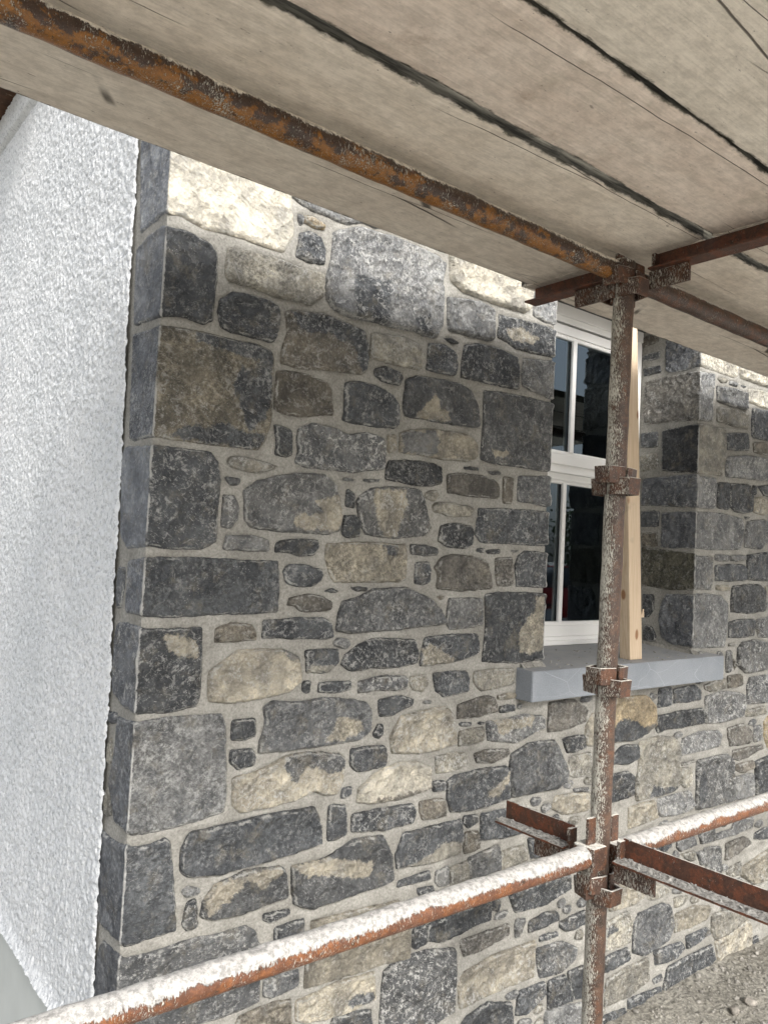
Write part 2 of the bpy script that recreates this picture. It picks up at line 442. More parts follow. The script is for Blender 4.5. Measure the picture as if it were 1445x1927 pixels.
def mat_glass(rgh=0.0):
    t = NT('window_glass')
    t.t.nodes.remove(t.bsdf)
    fr = t.n('Fresnel'); fr.inputs[0].default_value = 1.75
    tr = t.n('BsdfTransparent'); tr.inputs[0].default_value = (0.55, 0.58, 0.57, 1)
    gl = t.n('BsdfGlossy'); gl.inputs['Roughness'].default_value = rgh; gl.inputs[0].default_value = (0.72, 0.88, 1, 1)
    mx = t.n('MixShader'); t.L(fr.outputs[0], mx.inputs[0]); t.L(tr.outputs[0], mx.inputs[1]); t.L(gl.outputs[0], mx.inputs[2])
    t.L(mx.outputs[0], t.out.inputs[0])
    return t.m

M_STONE = mat_stone(); M_MORTAR = mat_mortar(); M_RC = mat_roughcast()
M_PLINTH = mat_plain('smooth_grey_plinth', (0.50, 0.52, 0.50), 0.05, 6, 0.0006, 0.85)
M_UPVC = mat_plain('white_window_frame', (0.72, 0.72, 0.705), 0.02, 8, 0.0001, 0.35, 0.5)
M_GLASS = mat_glass()
M_GROUND = mat_ground(); M_SILL = mat_sill(); M_TIMBER = mat_timber()
M_ROOM = mat_plain('shade_dark_plaster', (0.06, 0.06, 0.06), 0.2, 4)  # near-black stands for the shade of the unlit room and lintel soffit
M_BROWN = mat_plain('dark_brown_stained_timber', (0.075, 0.035, 0.018), 0.4, 18, 0.002, 0.7, 0.3, ((0.34, 0.29, 0.22), 60, 0.5))
M_UPTUBE = mat_steel('orange_painted_tube', (0.205, 0.084, 0.012), (0.045, 0.024, 0.015), topdark=0.12, rgh=0.38, top=0.60, side=0.2, splat=0.60, crust=(0.80, 0.74, 0.64))
M_UPTUBE2 = mat_steel('brown_tube', (0.085, 0.034, 0.016), (0.045, 0.023, 0.014), top=0.35, side=0.2, splat=0.47)
M_LOTUBE = mat_steel('lime_crusted_tube', (0.185, 0.072, 0.028), (0.12, 0.052, 0.029), top=0.80, side=0.0, splat=0.52, crust=(0.44, 0.43, 0.41))
M_POLE = mat_steel('lime_splashed_standard', (0.095, 0.055, 0.036), (0.060, 0.038, 0.028), top=0.25, side=0.75, splat=0.52)
M_CUP = mat_steel('rusty_pressing', (0.095, 0.042, 0.022), (0.055, 0.030, 0.021), top=0.62, side=0.35, splat=0.52)
M_TRANS = mat_steel('rusty_angle_iron', (0.12, 0.040, 0.019), (0.065, 0.029, 0.018), top=0.10, side=-0.2, splat=0.36, crust=(0.50, 0.48, 0.44))
M_DEBRIS = mat_plain('mortar_droppings', (0.29, 0.285, 0.27), 0.4, 150, 0.004, 0.95, 0.1, ((0.12, 0.12, 0.12), 70, 0.8))
M_DARKVOID = mat_plain('void_black', (0.02, 0.02, 0.02), 0.1, 4)  # near-black standing in for a dark void, not assigned
DATA = """
Q c Wr 1,2419 299,2412 307,2359 319,2267 293,2217 234,2216 174,2221 85,2215 34,2227 1,2225 -14,2229 -50,2226 -147,2219 -182,2456 -33,2436
Q c Dr 1,2188 50,2191 98,2181 118,2163 122,2119 119,2050 118,2009 97,1996 42,2002 1,1994 -1,1993 -62,1995 -150,2000 -162,2184 -95,2197 -16,2194
Q c mr 1,1967 79,1972 241,1974 278,1967 284,1947 285,1797 275,1760 254,1727 154,1726 2,1728 -1,1727 -130,1725 -151,1976 -13,1967 | D 79,1971 241,1976 280,1970 284,1947 283,1832 265,1794 231,1765 223,1774 200,1833 178,1868 202,1921 233,1913 246,1936 181,1939 132,1945 84,1952 | D 19,1730 58,1752 100,1766 122,1754 143,1772 177,1776 228,1761 279,1764 254,1726 154,1724
Q c Dp 4,1702 69,1703 133,1704 153,1686 162,1642 159,1567 161,1506 129,1487 59,1485 1,1489 -5,1488 -105,1480 -147,1509 -168,1681 -155,1711 -1,1701
Q c Dr 7,1459 99,1462 263,1462 327,1463 334,1401 333,1342 271,1338 157,1339 52,1333 3,1337 -1,1337 -84,1334 -87,1451 -1,1460
Q c Dr 2,1304 64,1304 137,1307 141,1253 144,1154 135,1132 66,1126 1,1130 -2,1131 -62,1132 -128,1153 -140,1190 -141,1274 -129,1307 -76,1311 -1,1306 | T 48,1295 71,1298 125,1277 135,1243 92,1242 56,1269
Q c Gd 1,1105 64,1109 133,1108 199,1107 212,1077 224,925 221,886 149,875 70,871 9,872 -1,879 -68,880 -118,953 -95,1030 -95,1101 -5,1106
Q c Dd 8,840 48,840 81,848 94,836 103,778 120,644 62,643 9,640 -1,651 -52,647 -138,642 -149,748 -147,837 -60,835 -1,847
Q c Nd 10,611 91,607 145,612 224,607 296,609 321,590 337,548 344,421 252,416 179,423 16,431 -1,454 -138,421 -128,563 -95,614 -1,621
Q c Bd 16,392 181,387 187,293 17,295 -1,324 -120,282 -132,392 -1,416
Q r Wd 1,2405 290.0,2389 279.0,2302 250.0,2291 103.0,2293 1,2294 -3,2293 -60,2283 -133,2286 -150,2296 -154,2419 -114,2446 -9,2412
Q r Gb 3.0,2267 104.0,2278 100.0,2218 89.0,2164 100.0,2095 59.0,2081 3.0,2081 -2,2080 -118,2084 -240,2083 -249,2140 -242,2263 -166,2268 -8,2271
Q r Mk 1.0,2059 202.0,2068 209.0,2019 206.0,1943 187.0,1875 15.0,1873 -1,1873 -110,1875 -152,1888 -157,2043 -145,2050 -1,2059
Q r Ld 9.0,1854 127.0,1860 143.0,1832 134.0,1737 9.0,1735 -1,1736 -244,1743 -239,1839 -231,1854 -1,1861
Q r Gd 7.0,1711 185.0,1720 350.0,1712 371.0,1678 363.0,1616 342.0,1581 172.0,1574 8.0,1574 -1,1574 -92,1570 -145,1574 -146,1712 -1,1715
Q r Go 4.0,1540 127.0,1543 129.0,1444 120.0,1413 1.0,1414 -1,1413 -114,1406 -227,1413 -233,1568 -1,1546
Q r Gd 5.0,1390 76.0,1392 204.0,1385 257.0,1356 255.0,1258 237.0,1181 14.0,1187 -1,1190 -86,1189 -132,1213 -147,1285 -133,1353 -113,1384 -1,1388
Q l Lg 47.0,2261 103.0,2270 98.0,2343 1,2345 -150,2345 -150,2264 1,2264
Q l Dg 105.0,2150 179.0,2148 222.0,2160 258.0,2165 254.0,2202 256.0,2235 173.0,2241 1,2243 -150,2243 -150,2156 1,2156 | T 230.0,2199 171.0,2216 76.0,2199 106.0,2175 192.0,2166 229.0,2183
Q l Gg 97.0,2029 142.0,2038 144.0,2079 141.0,2122 1,2137 -150,2137 -150,2020 1,2020
Q l gg 145.0,1784 246.0,1781 309.0,1786 304.0,1890 307.0,1993 218.0,2000 1,2001 -150,2001 -150,1784 1,1784 | T 265.0,1819 195.0,1823 206.0,1806 253.0,1800
Q l gg 138.0,1675 143.0,1713 140.0,1753 1,1763 -150,1763 -150,1672 1,1672
Q l Dg 293.0,1540 317.0,1561 308.0,1640 226.0,1646 1,1650 -150,1650 -150,1546 1,1546
Q l Dg 128.0,1412 138.0,1479 127.0,1504 98.0,1522 1,1517 -150,1517 -150,1413 1,1413
Q l Dg 108.0,1179 266.0,1188 256.0,1298 267.0,1385 198.0,1393 1,1388 -150,1388 -150,1184 1,1184 | T 42.0,1381 4.0,1382 2.0,1293 -6.0,1213 59.0,1199 104.0,1213 119.0,1259 79.0,1311 43.0,1336
X 0 d 155,1377 152,1433 111,1433 113,1346 144,1340
X 0 d 155,1103 105,1109 106,1086 141,1079
X 0 M 150,1018 127,1056 113,1000 143,986
X 0 M 148,913 118,953 96,885 135,874
X 1 D 264,2376 182,2382 181,2351 259,2350
X 1 D 258,2320 180,2322 175,2292 252,2286
X 1 B 272,2456 193,2453 192,2422 265,2411
X 1 D 256,2044 181,2045 176,1984 256,1986
X 1 M 254,1951 179,1954 173,1897 250,1885
X 1 D 243,1716 162,1719 164,1657 241,1655
X 1 B 240,1625 168,1633 166,1577 233,1571
X 1 D 224,1375 173,1379 171,1320 193,1288 220,1286
X 1 D 215,1252 179,1249 157,1214 160,1192 212,1189
F 0 G 316,2359 336,2352 376,2343 400,2345 433,2343 479,2343 526,2361 566,2358 633,2382 495,2426 332,2423
F 0 O 348,2324 377,2328 414,2318 411,2305 379,2303 351,2308
F 0 G 330,2323 347,2324 349,2305 336,2292
F 0 D 341,2275 372,2287 400,2282 414,2255 416,2221 381,2213 334,2215 339,2247
F 0 L 440,2307 518,2344 571,2346 631,2348 702,2347 782,2343 824,2327 814,2274 822,2230 820,2145 801,2111 756,2109 717,2115 655,2109 591,2110 512,2103 448,2112 430,2136 429,2190 440,2245 | D 509,2214 561,2224 629,2227 626,2125 605,2106 516,2107 504,2167 | D 715,2148 768,2164 781,2114 731,2118
F 0 M 152,2184 198,2191 271,2192 327,2190 414,2193 418,2139 380,2105 344,2108 288,2104 232,2110 159,2108 147,2123 149,2155
F 0 D 138,2059 170,2084 216,2087 270,2084 289,2075 295,2047 283,1996 273,1989 229,1994 176,1993 145,1998 136,2033
F 0 B 316,2072 361,2084 433,2088 496,2083 553,2076 567,2030 566,1976 547,1961 504,1958 454,1956 363,1942 309,1946 308,1968 323,2021 | D 324,2073 433,2088 553,2076 567,2030 566,1976 547,1966 521,2028 436,2045 357,2028
F 0 M 580,2077 652,2081 719,2084 744,2073 760,2042 748,2010 666,2009 579,2009
F 0 D 783,2088 838,2095 881,2085 891,2048 885,2018 833,2018 777,2015 780,2053
F 0 D 922,2112 976,2127 1062,2129 1140,2119 1155,2076 1155,2022 1068,2020 983,2021 912,2016 914,2072
F 0 W 841,2460 852,2288 901,2269 979,2268 1053,2266 1167,2267 1194,2286 1198,2338 1190,2464
F 0 G 845,2236 924,2247 996,2252 1032,2240 1037,2156 1014,2147 931,2146 851,2144
F 0 D 832,2117 868,2121 900,2114 869,2107
F 0 D 595,1982 630,1995 677,1989 690,1973 679,1953 623,1955 596,1964
F 0 B 300,1921 325,1927 383,1926 444,1918 458,1891 466,1841 429,1836 371,1824 324,1825 298,1830 298,1881
F 0 D 502,1928 540,1938 606,1935 657,1920 678,1898 681,1844 663,1834 599,1831 534,1830 499,1833 506,1854
F 0 D 297,1791 319,1790 346,1784 352,1726 339,1720 305,1721 309,1753
F 0 N 369,1791 411,1810 472,1805 515,1793 579,1809 628,1801 639,1781 638,1720 585,1711 542,1703 479,1703 398,1698 364,1709 372,1735 367,1761
F 0 M 184,1700 213,1705 248,1700 318,1693 279,1676 243,1672 208,1675 183,1682
F 0 G 175,1653 216,1654 210,1636 190,1636
F 0 L 174,1610 202,1611 215,1585 215,1558 199,1538 176,1537 175,1576
F 0 G 228,1627 259,1649 323,1668 380,1680 451,1684 481,1663 500,1623 507,1580 505,1549 469,1537 389,1539 313,1538 252,1541 233,1562 234,1593 | T 427,1618 463,1631 499,1640 511,1580 493,1548 444,1545 365,1548 371,1581 418,1580 449,1593
F 0 D 524,1655 550,1645 552,1610 522,1610
F 0 D 520,1586 553,1588 572,1573 570,1537 532,1530 514,1539
F 0 G 572,1643 606,1663 664,1672 725,1674 769,1674 785,1653 815,1570 801,1552 705,1540 641,1540 592,1543 567,1590 560,1625 | T 606,1660 711,1673 723,1630 708,1575 692,1538 650,1539 629,1580 614,1601
F 0 G 509,1684 547,1683 543,1677 510,1676
F 0 G 569,1685 631,1691 627,1683 578,1680
F 0 G 190,1519 260,1519 300,1513 300,1486 245,1486 182,1486
F 0 D 323,1506 337,1515 442,1520 443,1502 428,1481 393,1480 354,1487 322,1485
F 0 g 706,1972 739,1989 824,1993 902,1995 946,1987 982,1941 991,1883 947,1877 883,1876 821,1875 708,1873 699,1901 | T 732,1873 778,1917 806,1952 829,1910 865,1908 867,1881 821,1877
F 0 T 694,1824 734,1837 808,1846 938,1854 983,1834 986,1787 943,1775 864,1772 787,1773 695,1771 | G 694,1826 808,1846 835,1816 802,1771 696,1769
F 0 T 649,1812 676,1816 679,1775 654,1766
F 0 D 660,1744 716,1750 814,1753 845,1745 850,1700 818,1691 753,1688 700,1692 652,1693 652,1725
F 0 D 939,1759 999,1761 1002,1752 944,1750
F 0 G 1039,1755 1090,1759 1100,1750 1056,1747
F 0 b 877,1729 934,1737 1017,1735 1069,1728 1085,1710 1084,1677 1043,1676 949,1676 880,1676
F 0 B 1109,1744 1151,1744 1149,1668 1111,1667
F 0 M 826,1638 846,1647 924,1645 973,1643 982,1630 964,1615 900,1611 827,1619
F 0 D 860,1578 901,1588 977,1585 986,1568 980,1532 959,1522 884,1524 853,1538
F 0 D 1008,1521 1041,1525 1037,1511 1009,1512
F 0 D 1047,1519 1105,1523 1106,1511 1054,1507
F 0 G 1134,1520 1194,1525 1183,1516
F 0 g 749,1522 803,1522 849,1515 850,1496 790,1494 753,1496
F 0 D 770,1471 816,1475 825,1454 824,1421 805,1413 771,1416
F 0 T 471,1510 529,1516 638,1519 726,1521 733,1485 731,1427 713,1419 622,1420 502,1416 488,1433 469,1476 | D 642,1519 693,1518 701,1491 667,1491
F 0 b 866,1489 907,1498 1004,1494 1044,1483 1063,1448 1069,1405 988,1400 913,1399 856,1403 859,1440 842,1462
F 0 b 1089,1493 1160,1499 1168,1418 1100,1413 1091,1457
F 0 D 346,1440 364,1456 410,1454 458,1445 458,1419 429,1405 390,1405 359,1411
F 0 D 466,1392 494,1399 515,1393 507,1388
F 0 D 552,1403 609,1404 605,1393 570,1393
F 0 b 369,1375 415,1382 459,1379 492,1365 497,1349 481,1342 402,1343 385,1356 363,1354
F 0 g 532,1367 580,1376 627,1397 738,1401 822,1376 865,1346 890,1309 883,1301 793,1296 630,1288 565,1283 514,1291 519,1335
F 0 D 302,1321 384,1323 470,1324 496,1308 504,1275 466,1272 406,1277 301,1279
F 0 B 178,1305 214,1315 263,1311 278,1297 280,1275 176,1273
F 0 T 236,1250 354,1250 401,1229 409,1170 376,1146 303,1139 233,1134 172,1140 166,1176 167,1206 | G 358,1252 384,1254 408,1246 405,1225 371,1222
F 0 D 424,1244 521,1244 523,1210 491,1188 431,1191 | M 432,1208 509,1204 491,1186 431,1190
F 0 D 547,1229 592,1255 636,1266 775,1261 793,1219 785,1194 704,1189 636,1194 614,1188 567,1187 536,1203
F 0 D 819,1265 921,1270 1018,1269 1032,1220 1011,1206 926,1194 805,1187 807,1218 | T 828,1252 861,1238 936,1197 874,1189 805,1185 807,1229
F 0 G 904,1373 1034,1373 1044,1298 984,1292 915,1287 898,1305
F 0 B 852,1380 888,1382 873,1369
F 0 D 421,1169 444,1168 444,1142 431,1139 420,1147
F 0 D 469,1163 568,1160 567,1140 536,1135 466,1138
F 0 N 594,1158 683,1167 753,1163 758,1152 753,1127 708,1126 667,1133 596,1127
F 0 M 772,1158 826,1162 837,1136 819,1117 784,1123 769,1137
F 0 D 856,1164 981,1163 993,1145 993,1103 958,1103 901,1098 869,1115
F 0 M 1019,1159 1180,1160 1189,1113 1051,1102 1016,1132
F 0 T 1123,1083 1203,1086 1204,1067 1127,1069
F 0 b 955,1067 1080,1085 1109,1075 1123,1034 1044,1029 957,1029
F 0 D 1134,1049 1199,1049 1203,1031 1135,1029
F 0 G 1211,1050 1236,1049 1231,1033 1215,1036
F 0 D 664,1105 742,1108 786,1095 773,1078 712,1062 671,1060
F 0 G 818,1089 855,1088 851,1079 826,1081
F 0 T 728,1029 746,1052 822,1060 913,1067 936,1038 956,957 889,950 810,948 719,959 711,1005
F 0 D 651,1022 668,1041 684,1036 685,1012 670,1003 650,1009
F 0 g 315,1116 340,1127 416,1117 483,1122 580,1111 619,1101 636,1083 637,1027 599,1007 523,1007 424,1007 367,1005 308,1007 310,1032 322,1071 | T 531,1075 565,1068 609,1054 611,1033 565,1014 490,1017 517,1046
F 0 D 232,1091 292,1090 294,1049 263,1042 232,1047
F 0 D 233,1022 289,1019 298,996 292,981 253,977 232,995
F 0 D 579,985 685,982 697,965 693,927 604,926 582,941
F 0 T 244,960 297,962 357,979 386,989 440,992 542,978 560,961 551,902 536,877 503,880 466,894 408,883 349,877 267,876 247,896 | g 383,987 440,995 550,979 560,954 541,933 495,942 462,956 442,962 421,926 406,929 385,954
F 0 D 553,864 560,890 588,888 589,869 570,862
F 0 W 610,846 614,879 667,913 740,928 807,923 857,902 863,846 836,839 750,834 659,836 | B 667,851 749,845 856,847 837,836 750,831 668,837
F 0 M 881,929 942,932 990,927 1001,891 972,883 884,882
F 0 D 969,1015 1018,1012 1013,1003 969,1005
F 0 D 1040,1010 1073,1008 1068,1001 1046,1002
F 0 M 968,990 1069,995 1066,953 968,948
F 0 G 1079,1010 1160,1006 1250,1014 1333,1003 1342,964 1273,951 1212,935 1088,952 | T 1102,1010 1220,1011 1282,1009 1277,979 1192,975 1134,961
F 0 b 1032,918 1079,924 1183,916 1173,893 1109,885 1047,891
F 0 g 1196,898 1275,922 1397,919 1434,866 1468,814 1460,777 1407,763 1309,769 1205,769 1189,835
F 0 D 867,862 918,859 923,830 877,832
F 0 D 931,855 957,867 1054,869 1169,866 1181,852 1190,767 1106,760 995,759 947,767 932,807 | T 1098,801 1137,819 1179,848 1172,814 1133,784 1093,786
F 0 B 828,812 914,807 925,789 924,759 841,760 830,786
F 0 D 595,817 799,812 808,790 798,759 709,760 598,771
F 0 D 519,850 571,843 578,770 543,763 521,764
F 0 D 143,851 194,852 269,853 358,857 473,854 492,808 499,761 440,753 328,750 225,744 142,755 127,770 125,820
F 0 D 775,738 853,735 986,738 1000,682 987,640 859,639 757,646 750,682 | M 857,665 926,689 995,676 992,637 859,636 776,646
F 0 D 1002,743 1056,741 1061,718 1020,707 997,728
F 0 B 1011,696 1065,690 1068,639 1008,636
F 0 D 1073,739 1177,733 1270,690 1297,653 1218,651 1078,661
F 0 G 1028,618 1154,633 1164,556 1040,559
F 0 M 1167,611 1275,610 1290,562 1164,556
F 0 D 1286,628 1436,605 1452,564 1309,563
F 0 M 957,607 1023,612 1032,561 961,554
F 0 G 901,607 947,613 950,560 914,564 900,578
F 0 g 185,692 213,721 294,734 381,728 397,712 408,650 335,648 265,643 211,645 181,658 | T 182,693 213,724 294,737 381,728 379,704 332,692 309,715 281,718 275,702 246,681 197,660
F 0 g 419,721 521,719 603,750 696,744 726,696 738,624 718,614 612,614 508,609 485,605 429,629 422,675 | T 415,725 546,721 584,710 650,683 672,696 665,663 631,647 600,658 540,679 507,689 460,690 443,703
F 0 D 764,611 875,616 879,590 813,593 761,594
F 0 D 833,575 893,569 894,550 839,555
F 0 D 344,625 418,619 419,606 360,599 345,612
F 0 D 379,582 459,586 461,545 381,550
F 0 T 483,572 615,566 767,558 810,477 811,395 713,405 604,409 477,414 474,468 490,531
F 0 D 826,466 869,469 877,420 839,412 824,420
F 0 D 880,467 997,475 1129,474 1127,417 1060,418 934,405 877,424
F 0 D 1140,475 1170,469 1166,434 1137,445
F 0 D 1210,475 1346,477 1498,474 1504,426 1382,407 1244,412
F 0 N 358,467 451,465 453,426 379,420 358,430
F 0 T 452,392 487,391 583,398 691,390 700,316 588,317 491,326 455,344 | D 603,352 694,345 703,315 609,327
F 0 B 291,402 344,404 394,406 432,398 443,291 285,344
F 0 D 568,314 688,296 694,206 551,254
F 0 N 728,383 778,401 874,396 985,375 991,312 988,199 912,190 840,157 726,195 723,316
F 0 b 1008,390 1112,386 1210,388 1215,351 1087,339 1027,340
F 0 G 1246,391 1292,382 1267,334 1246,336
F 0 D 1308,368 1384,378 1443,368 1452,337 1310,335
F 0 T 1030,294 1145,307 1337,304 1331,196 1152,201 1020,196 1010,266
F 0 D 1362,310 1447,304 1448,287 1363,293
F 0 N 1352,275 1470,265 1551,227 1536,192 1469,173 1371,181 1355,234
F 0 D 1460,331 1590,337 1597,292 1496,292 1461,314
F 0 D 1271,165 1390,163 1399,123 1307,91 1263,100
F 0 D 1043,163 1136,175 1237,144 1246,98 1244,20 994,105
F 0 D 1411,157 1497,152 1537,60 1416,73
F 0 D 1511,157 1594,155 1586,54 1544,63
F 0 G 1403,69 1587,37 1593,-55 1403,-34
F 0 M 1712,264 1835,274 1861,245 1849,166 1710,171 | D 1709,251 1743,256 1775,226 1714,223
F 0 D 1711,149 1842,149 1853,105 1714,99
F 0 M 1723,70 1815,79 1969,78 1978,-4 1852,-22 1721,-16
F 0 g 1901,249 2053,251 2108,229 2134,154 2097,106 1943,94 1876,122 1879,218
F 0 M 2133,252 2236,239 2199,217 2144,215
F 0 T 2146,190 2276,189 2396,161 2368,116 2150,121
F 0 D 2011,90 2189,77 2209,52 2155,27 2022,40
F 0 D 2225,87 2380,83 2397,53 2238,39
F 0 D 2008,-8 2068,-7 2065,-29 2018,-30
F 0 D 2103,8 2414,7 2438,-56 2293,-101 2109,-105 2080,-63
F 0 D 1861,-34 2062,-52 2069,-97 1889,-102 1857,-92
F 0 D 1700,-47 1839,-59 1834,-107 1703,-91
F 0 M 2412,124 2502,119 2694,69 2695,42 2627,29 2507,19 2443,23 2416,56
F 0 T 2444,10 2573,19 2710,28 2736,1 2737,-84 2606,-86 2481,-94
F 0 D 2747,-59 2793,-54 2802,-80 2748,-87
F 0 T 1782,378 1943,375 1947,309 1866,295 1733,299 1715,339
F 0 M 1962,348 2049,319 2113,286 2017,279 1965,286
F 0 D 1954,479 2093,487 2095,453 2060,440 1990,454
F 0 G 2146,461 2260,457 2278,423 2169,419 2142,437
F 0 G 2297,461 2407,465 2416,414 2316,418
F 0 G 2426,438 2554,436 2582,461 2725,458 2708,412 2526,409 2433,411
F 0 G 2285,391 2334,387 2347,347 2321,333
F 0 G 2339,397 2463,379 2463,275 2417,293 2354,329
F 0 M 2169,408 2269,399 2276,364 2244,365
F 0 b 2509,382 2660,384 2705,358 2699,346 2531,316 2507,318
F 0 D 2742,381 2839,389 2907,374 2909,332 2743,357
F 0 T 2648,260 2911,294 2918,160 2753,171 2644,225
F 0 M 2515,275 2634,287 2637,232 2535,245
F 0 O 1720,1028 1906,1023 1959,985 1972,912 1914,889 1840,873 1714,880 1700,974 | D 1703,929 1748,952 1812,948 1895,914 1963,917 1948,880 1841,868 1706,876
F 0 b 1364,1042 1492,1041 1558,1005 1546,962 1429,949 1363,950
F 0 T 1561,952 1595,984 1655,978 1661,870 1572,884 1559,921
F 0 D 1437,921 1548,920 1558,877 1468,870
F 0 M 1482,856 1588,856 1592,785 1493,790 1471,810
F 0 G 1502,749 1588,741 1589,728 1517,737
F 0 T 1415,739 1589,724 1592,666 1459,675 1397,702
F 0 D 1724,835 1769,858 1866,851 1869,804 1805,793 1718,804
F 0 D 1682,764 1806,765 1840,747 1840,677 1688,673
F 0 D 1990,1041 2070,1043 2074,976 1985,976
F 0 D 2089,1034 2238,1039 2278,1016 2280,980 2092,982
F 0 D 1979,945 2292,948 2300,885 2052,889 1991,881 1977,902
F 0 B 2300,1035 2341,1036 2353,1010 2314,1016
F 0 M 2327,1040 2461,1054 2471,1012 2350,1006
F 0 L 2316,991 2457,999 2616,980 2633,937 2605,886 2420,880 2322,886
F 0 N 2649,1012 2667,1042 2880,1045 2903,927 2653,933
F 0 M 2643,909 2803,911 2822,878 2644,880
F 0 b 2495,847 2630,853 2686,828 2704,792 2674,768 2521,774
F 0 G 2718,837 2775,831 2782,772 2722,767
F 0 O 2803,844 2843,868 2977,856 2982,746 2846,729 2810,781
F 0 L 2158,843 2283,854 2422,847 2445,827 2419,782 2287,783 2161,780 2150,809
F 0 M 1878,860 1995,867 2100,852 2135,804 2136,666 2087,653 1930,653 1867,656 1859,706 1877,775 | D 1936,662 1975,693 2036,677 2129,671 2087,649 1936,649
F 0 b 2150,750 2248,752 2255,741 2151,740
F 0 M 2158,729 2223,727 2227,660 2188,655 2155,674
F 0 G 2269,746 2500,743 2539,712 2556,550 2439,553 2272,558 2265,683 | D 2261,708 2311,705 2341,672 2332,588 2271,576
F 0 L 2002,639 2215,637 2258,578 2206,562 2042,569 2005,585
F 0 T 1822,638 1979,637 2000,571 1826,564
F 0 b 2537,754 2796,747 2805,730 2600,705 2546,719
F 0 B 2570,693 2718,690 2720,655 2626,652 2571,671
F 0 G 2569,641 2713,637 2726,547 2571,548
F 0 D 2734,684 2852,693 2985,689 2994,522 2750,543
F 0 W 2514,2341 2764,2339 2898,2333 2900,2300 2766,2302 2646,2298 2520,2299
F 0 T 2336,2267 2415,2277 2409,2261 2366,2253
F 0 G 2438,2273 2498,2276 2499,2257 2431,2257
F 0 D 2514,2269 2568,2273 2561,2264
F 0 G 2334,2233 2388,2238 2492,2244 2574,2246 2581,2173 2496,2171 2370,2171 2341,2174
F 0 M 2343,2144 2422,2156 2586,2158 2594,2096 2501,2091 2346,2092
F 0 W 2592,2265 2688,2273 2857,2280 2852,2210 2733,2208 2595,2210
F 0 D 2636,2189 2772,2193 2905,2197 2912,2077 2778,2069 2635,2062 2627,2136
F 0 D 2421,2050 2595,2073 2603,2003 2432,1987
F 0 B 2648,2040 2758,2054 2769,2003 2654,2002
F 0 L 2441,1957 2592,1979 2783,1984 2916,1995 2921,1896 2669,1888 2431,1873 2420,1921
F 0 D 2363,1840 2447,1848 2449,1742 2365,1744
F 0 D 2462,1846 2622,1857 2649,1812 2644,1745 2582,1736 2505,1739 2459,1758
F 0 D 2654,1859 2686,1858 2680,1818 2652,1824
F 0 D 2694,1859 2922,1884 2925,1826 2754,1824
F 0 T 2665,1805 2738,1815 2789,1791 2783,1746 2750,1740 2664,1746
F 0 D 2583,1721 2646,1721 2599,1710
F 0 L 2607,1699 2760,1717 2785,1702 2781,1622 2733,1592 2597,1594 2595,1633
F 0 G 2802,1715 2930,1723 2937,1604 2808,1603
F 0 G 2362,1551 2463,1554 2464,1530 2359,1529
F 0 G 2478,1553 2599,1559 2601,1536 2487,1531
F 0 D 2619,1560 2938,1588 2944,1461 2692,1455 2624,1460
F 0 D 2364,1509 2578,1518 2603,1502 2601,1452 2367,1448
F 0 T 2376,1428 2477,1431 2478,1408 2376,1411
F 0 g 2507,1427 2726,1436 2776,1411 2781,1323 2660,1316 2498,1322 2498,1397
F 0 T 2788,1431 2946,1432 2948,1395 2790,1395
F 0 D 2485,1280 2560,1287 2689,1289 2681,1219 2595,1217 2482,1217
F 0 L 2717,1288 2820,1295 2954,1289 2958,1207 2738,1213 2715,1253
F 0 M 2483,1194 2543,1192 2543,1181 2484,1181
F 0 G 2466,1161 2514,1161 2512,1077 2471,1076
F 0 B 2523,1133 2547,1109 2541,1079
F 0 G 2596,1194 2706,1199 2826,1183 2874,1149 2809,1112 2795,1069 2634,1066 2563,1101 2559,1169
F 0 B 2483,1060 2596,1059 2602,1015 2493,1011
F 0 D 145,697 167,699 174,636 147,637 137,652
F 0 L 129,726 144,732 173,722 172,711 142,708
"""

# ------------------------------------------------------------------ stonework
XL, XR = 1.317, 2.21                    # window opening
SILLZ, HEADZ = 1.16, 2.475
WALLX, WALLTOP, WALLBOT = 3.9, 3.1, -0.14
COL = {'D': (.078, .084, .092), 'G': (.165, .169, .172), 'g': (.115, .120, .126), 'B': (.175, .160, .135), 'b': (.135, .128, .116),
       'T': (.345, .318, .262), 'W': (.52, .49, .42), 'M': (.270, .258, .225), 'L': (.200, .205, .210), 'O': (.35, .285, .19),
       'N': (.125, .130, .136), 'p': (.215, .230, .255), 'd': (.125, .134, .150), 'm': (.215, .195, .155), 'r': (.195, .208, .232), 'k': (.036, .039, .044), 'o': (.105, .102, .078)}  # return-face kinds lightened and blued for the skylight they catch
WHT = {'D': .62, 'G': .8, 'g': .55, 'B': .5, 'b': .45, 'T': .7, 'W': .5, 'M': .9, 'L': 1.25, 'O': .5, 'N': 1.35, 'p': .4, 'd': .6, 'k': .35, 'm': .8, 'r': .9, 'o': .5}
RNG = random.Random(7)

def parse():
    out = []
    for ln in DATA.strip().split('\n'):
        ps = ln.split(' | ')
        h = ps[0].split()
        rd = lambda q: [tuple(float(v)/1000 for v in p.split(',')) for p in q]
        out.append((h[0], h[1], h[2], rd(h[3:]), [(p.split()[0], rd(p.split()[1:])) for p in ps[1:]]))
    return out

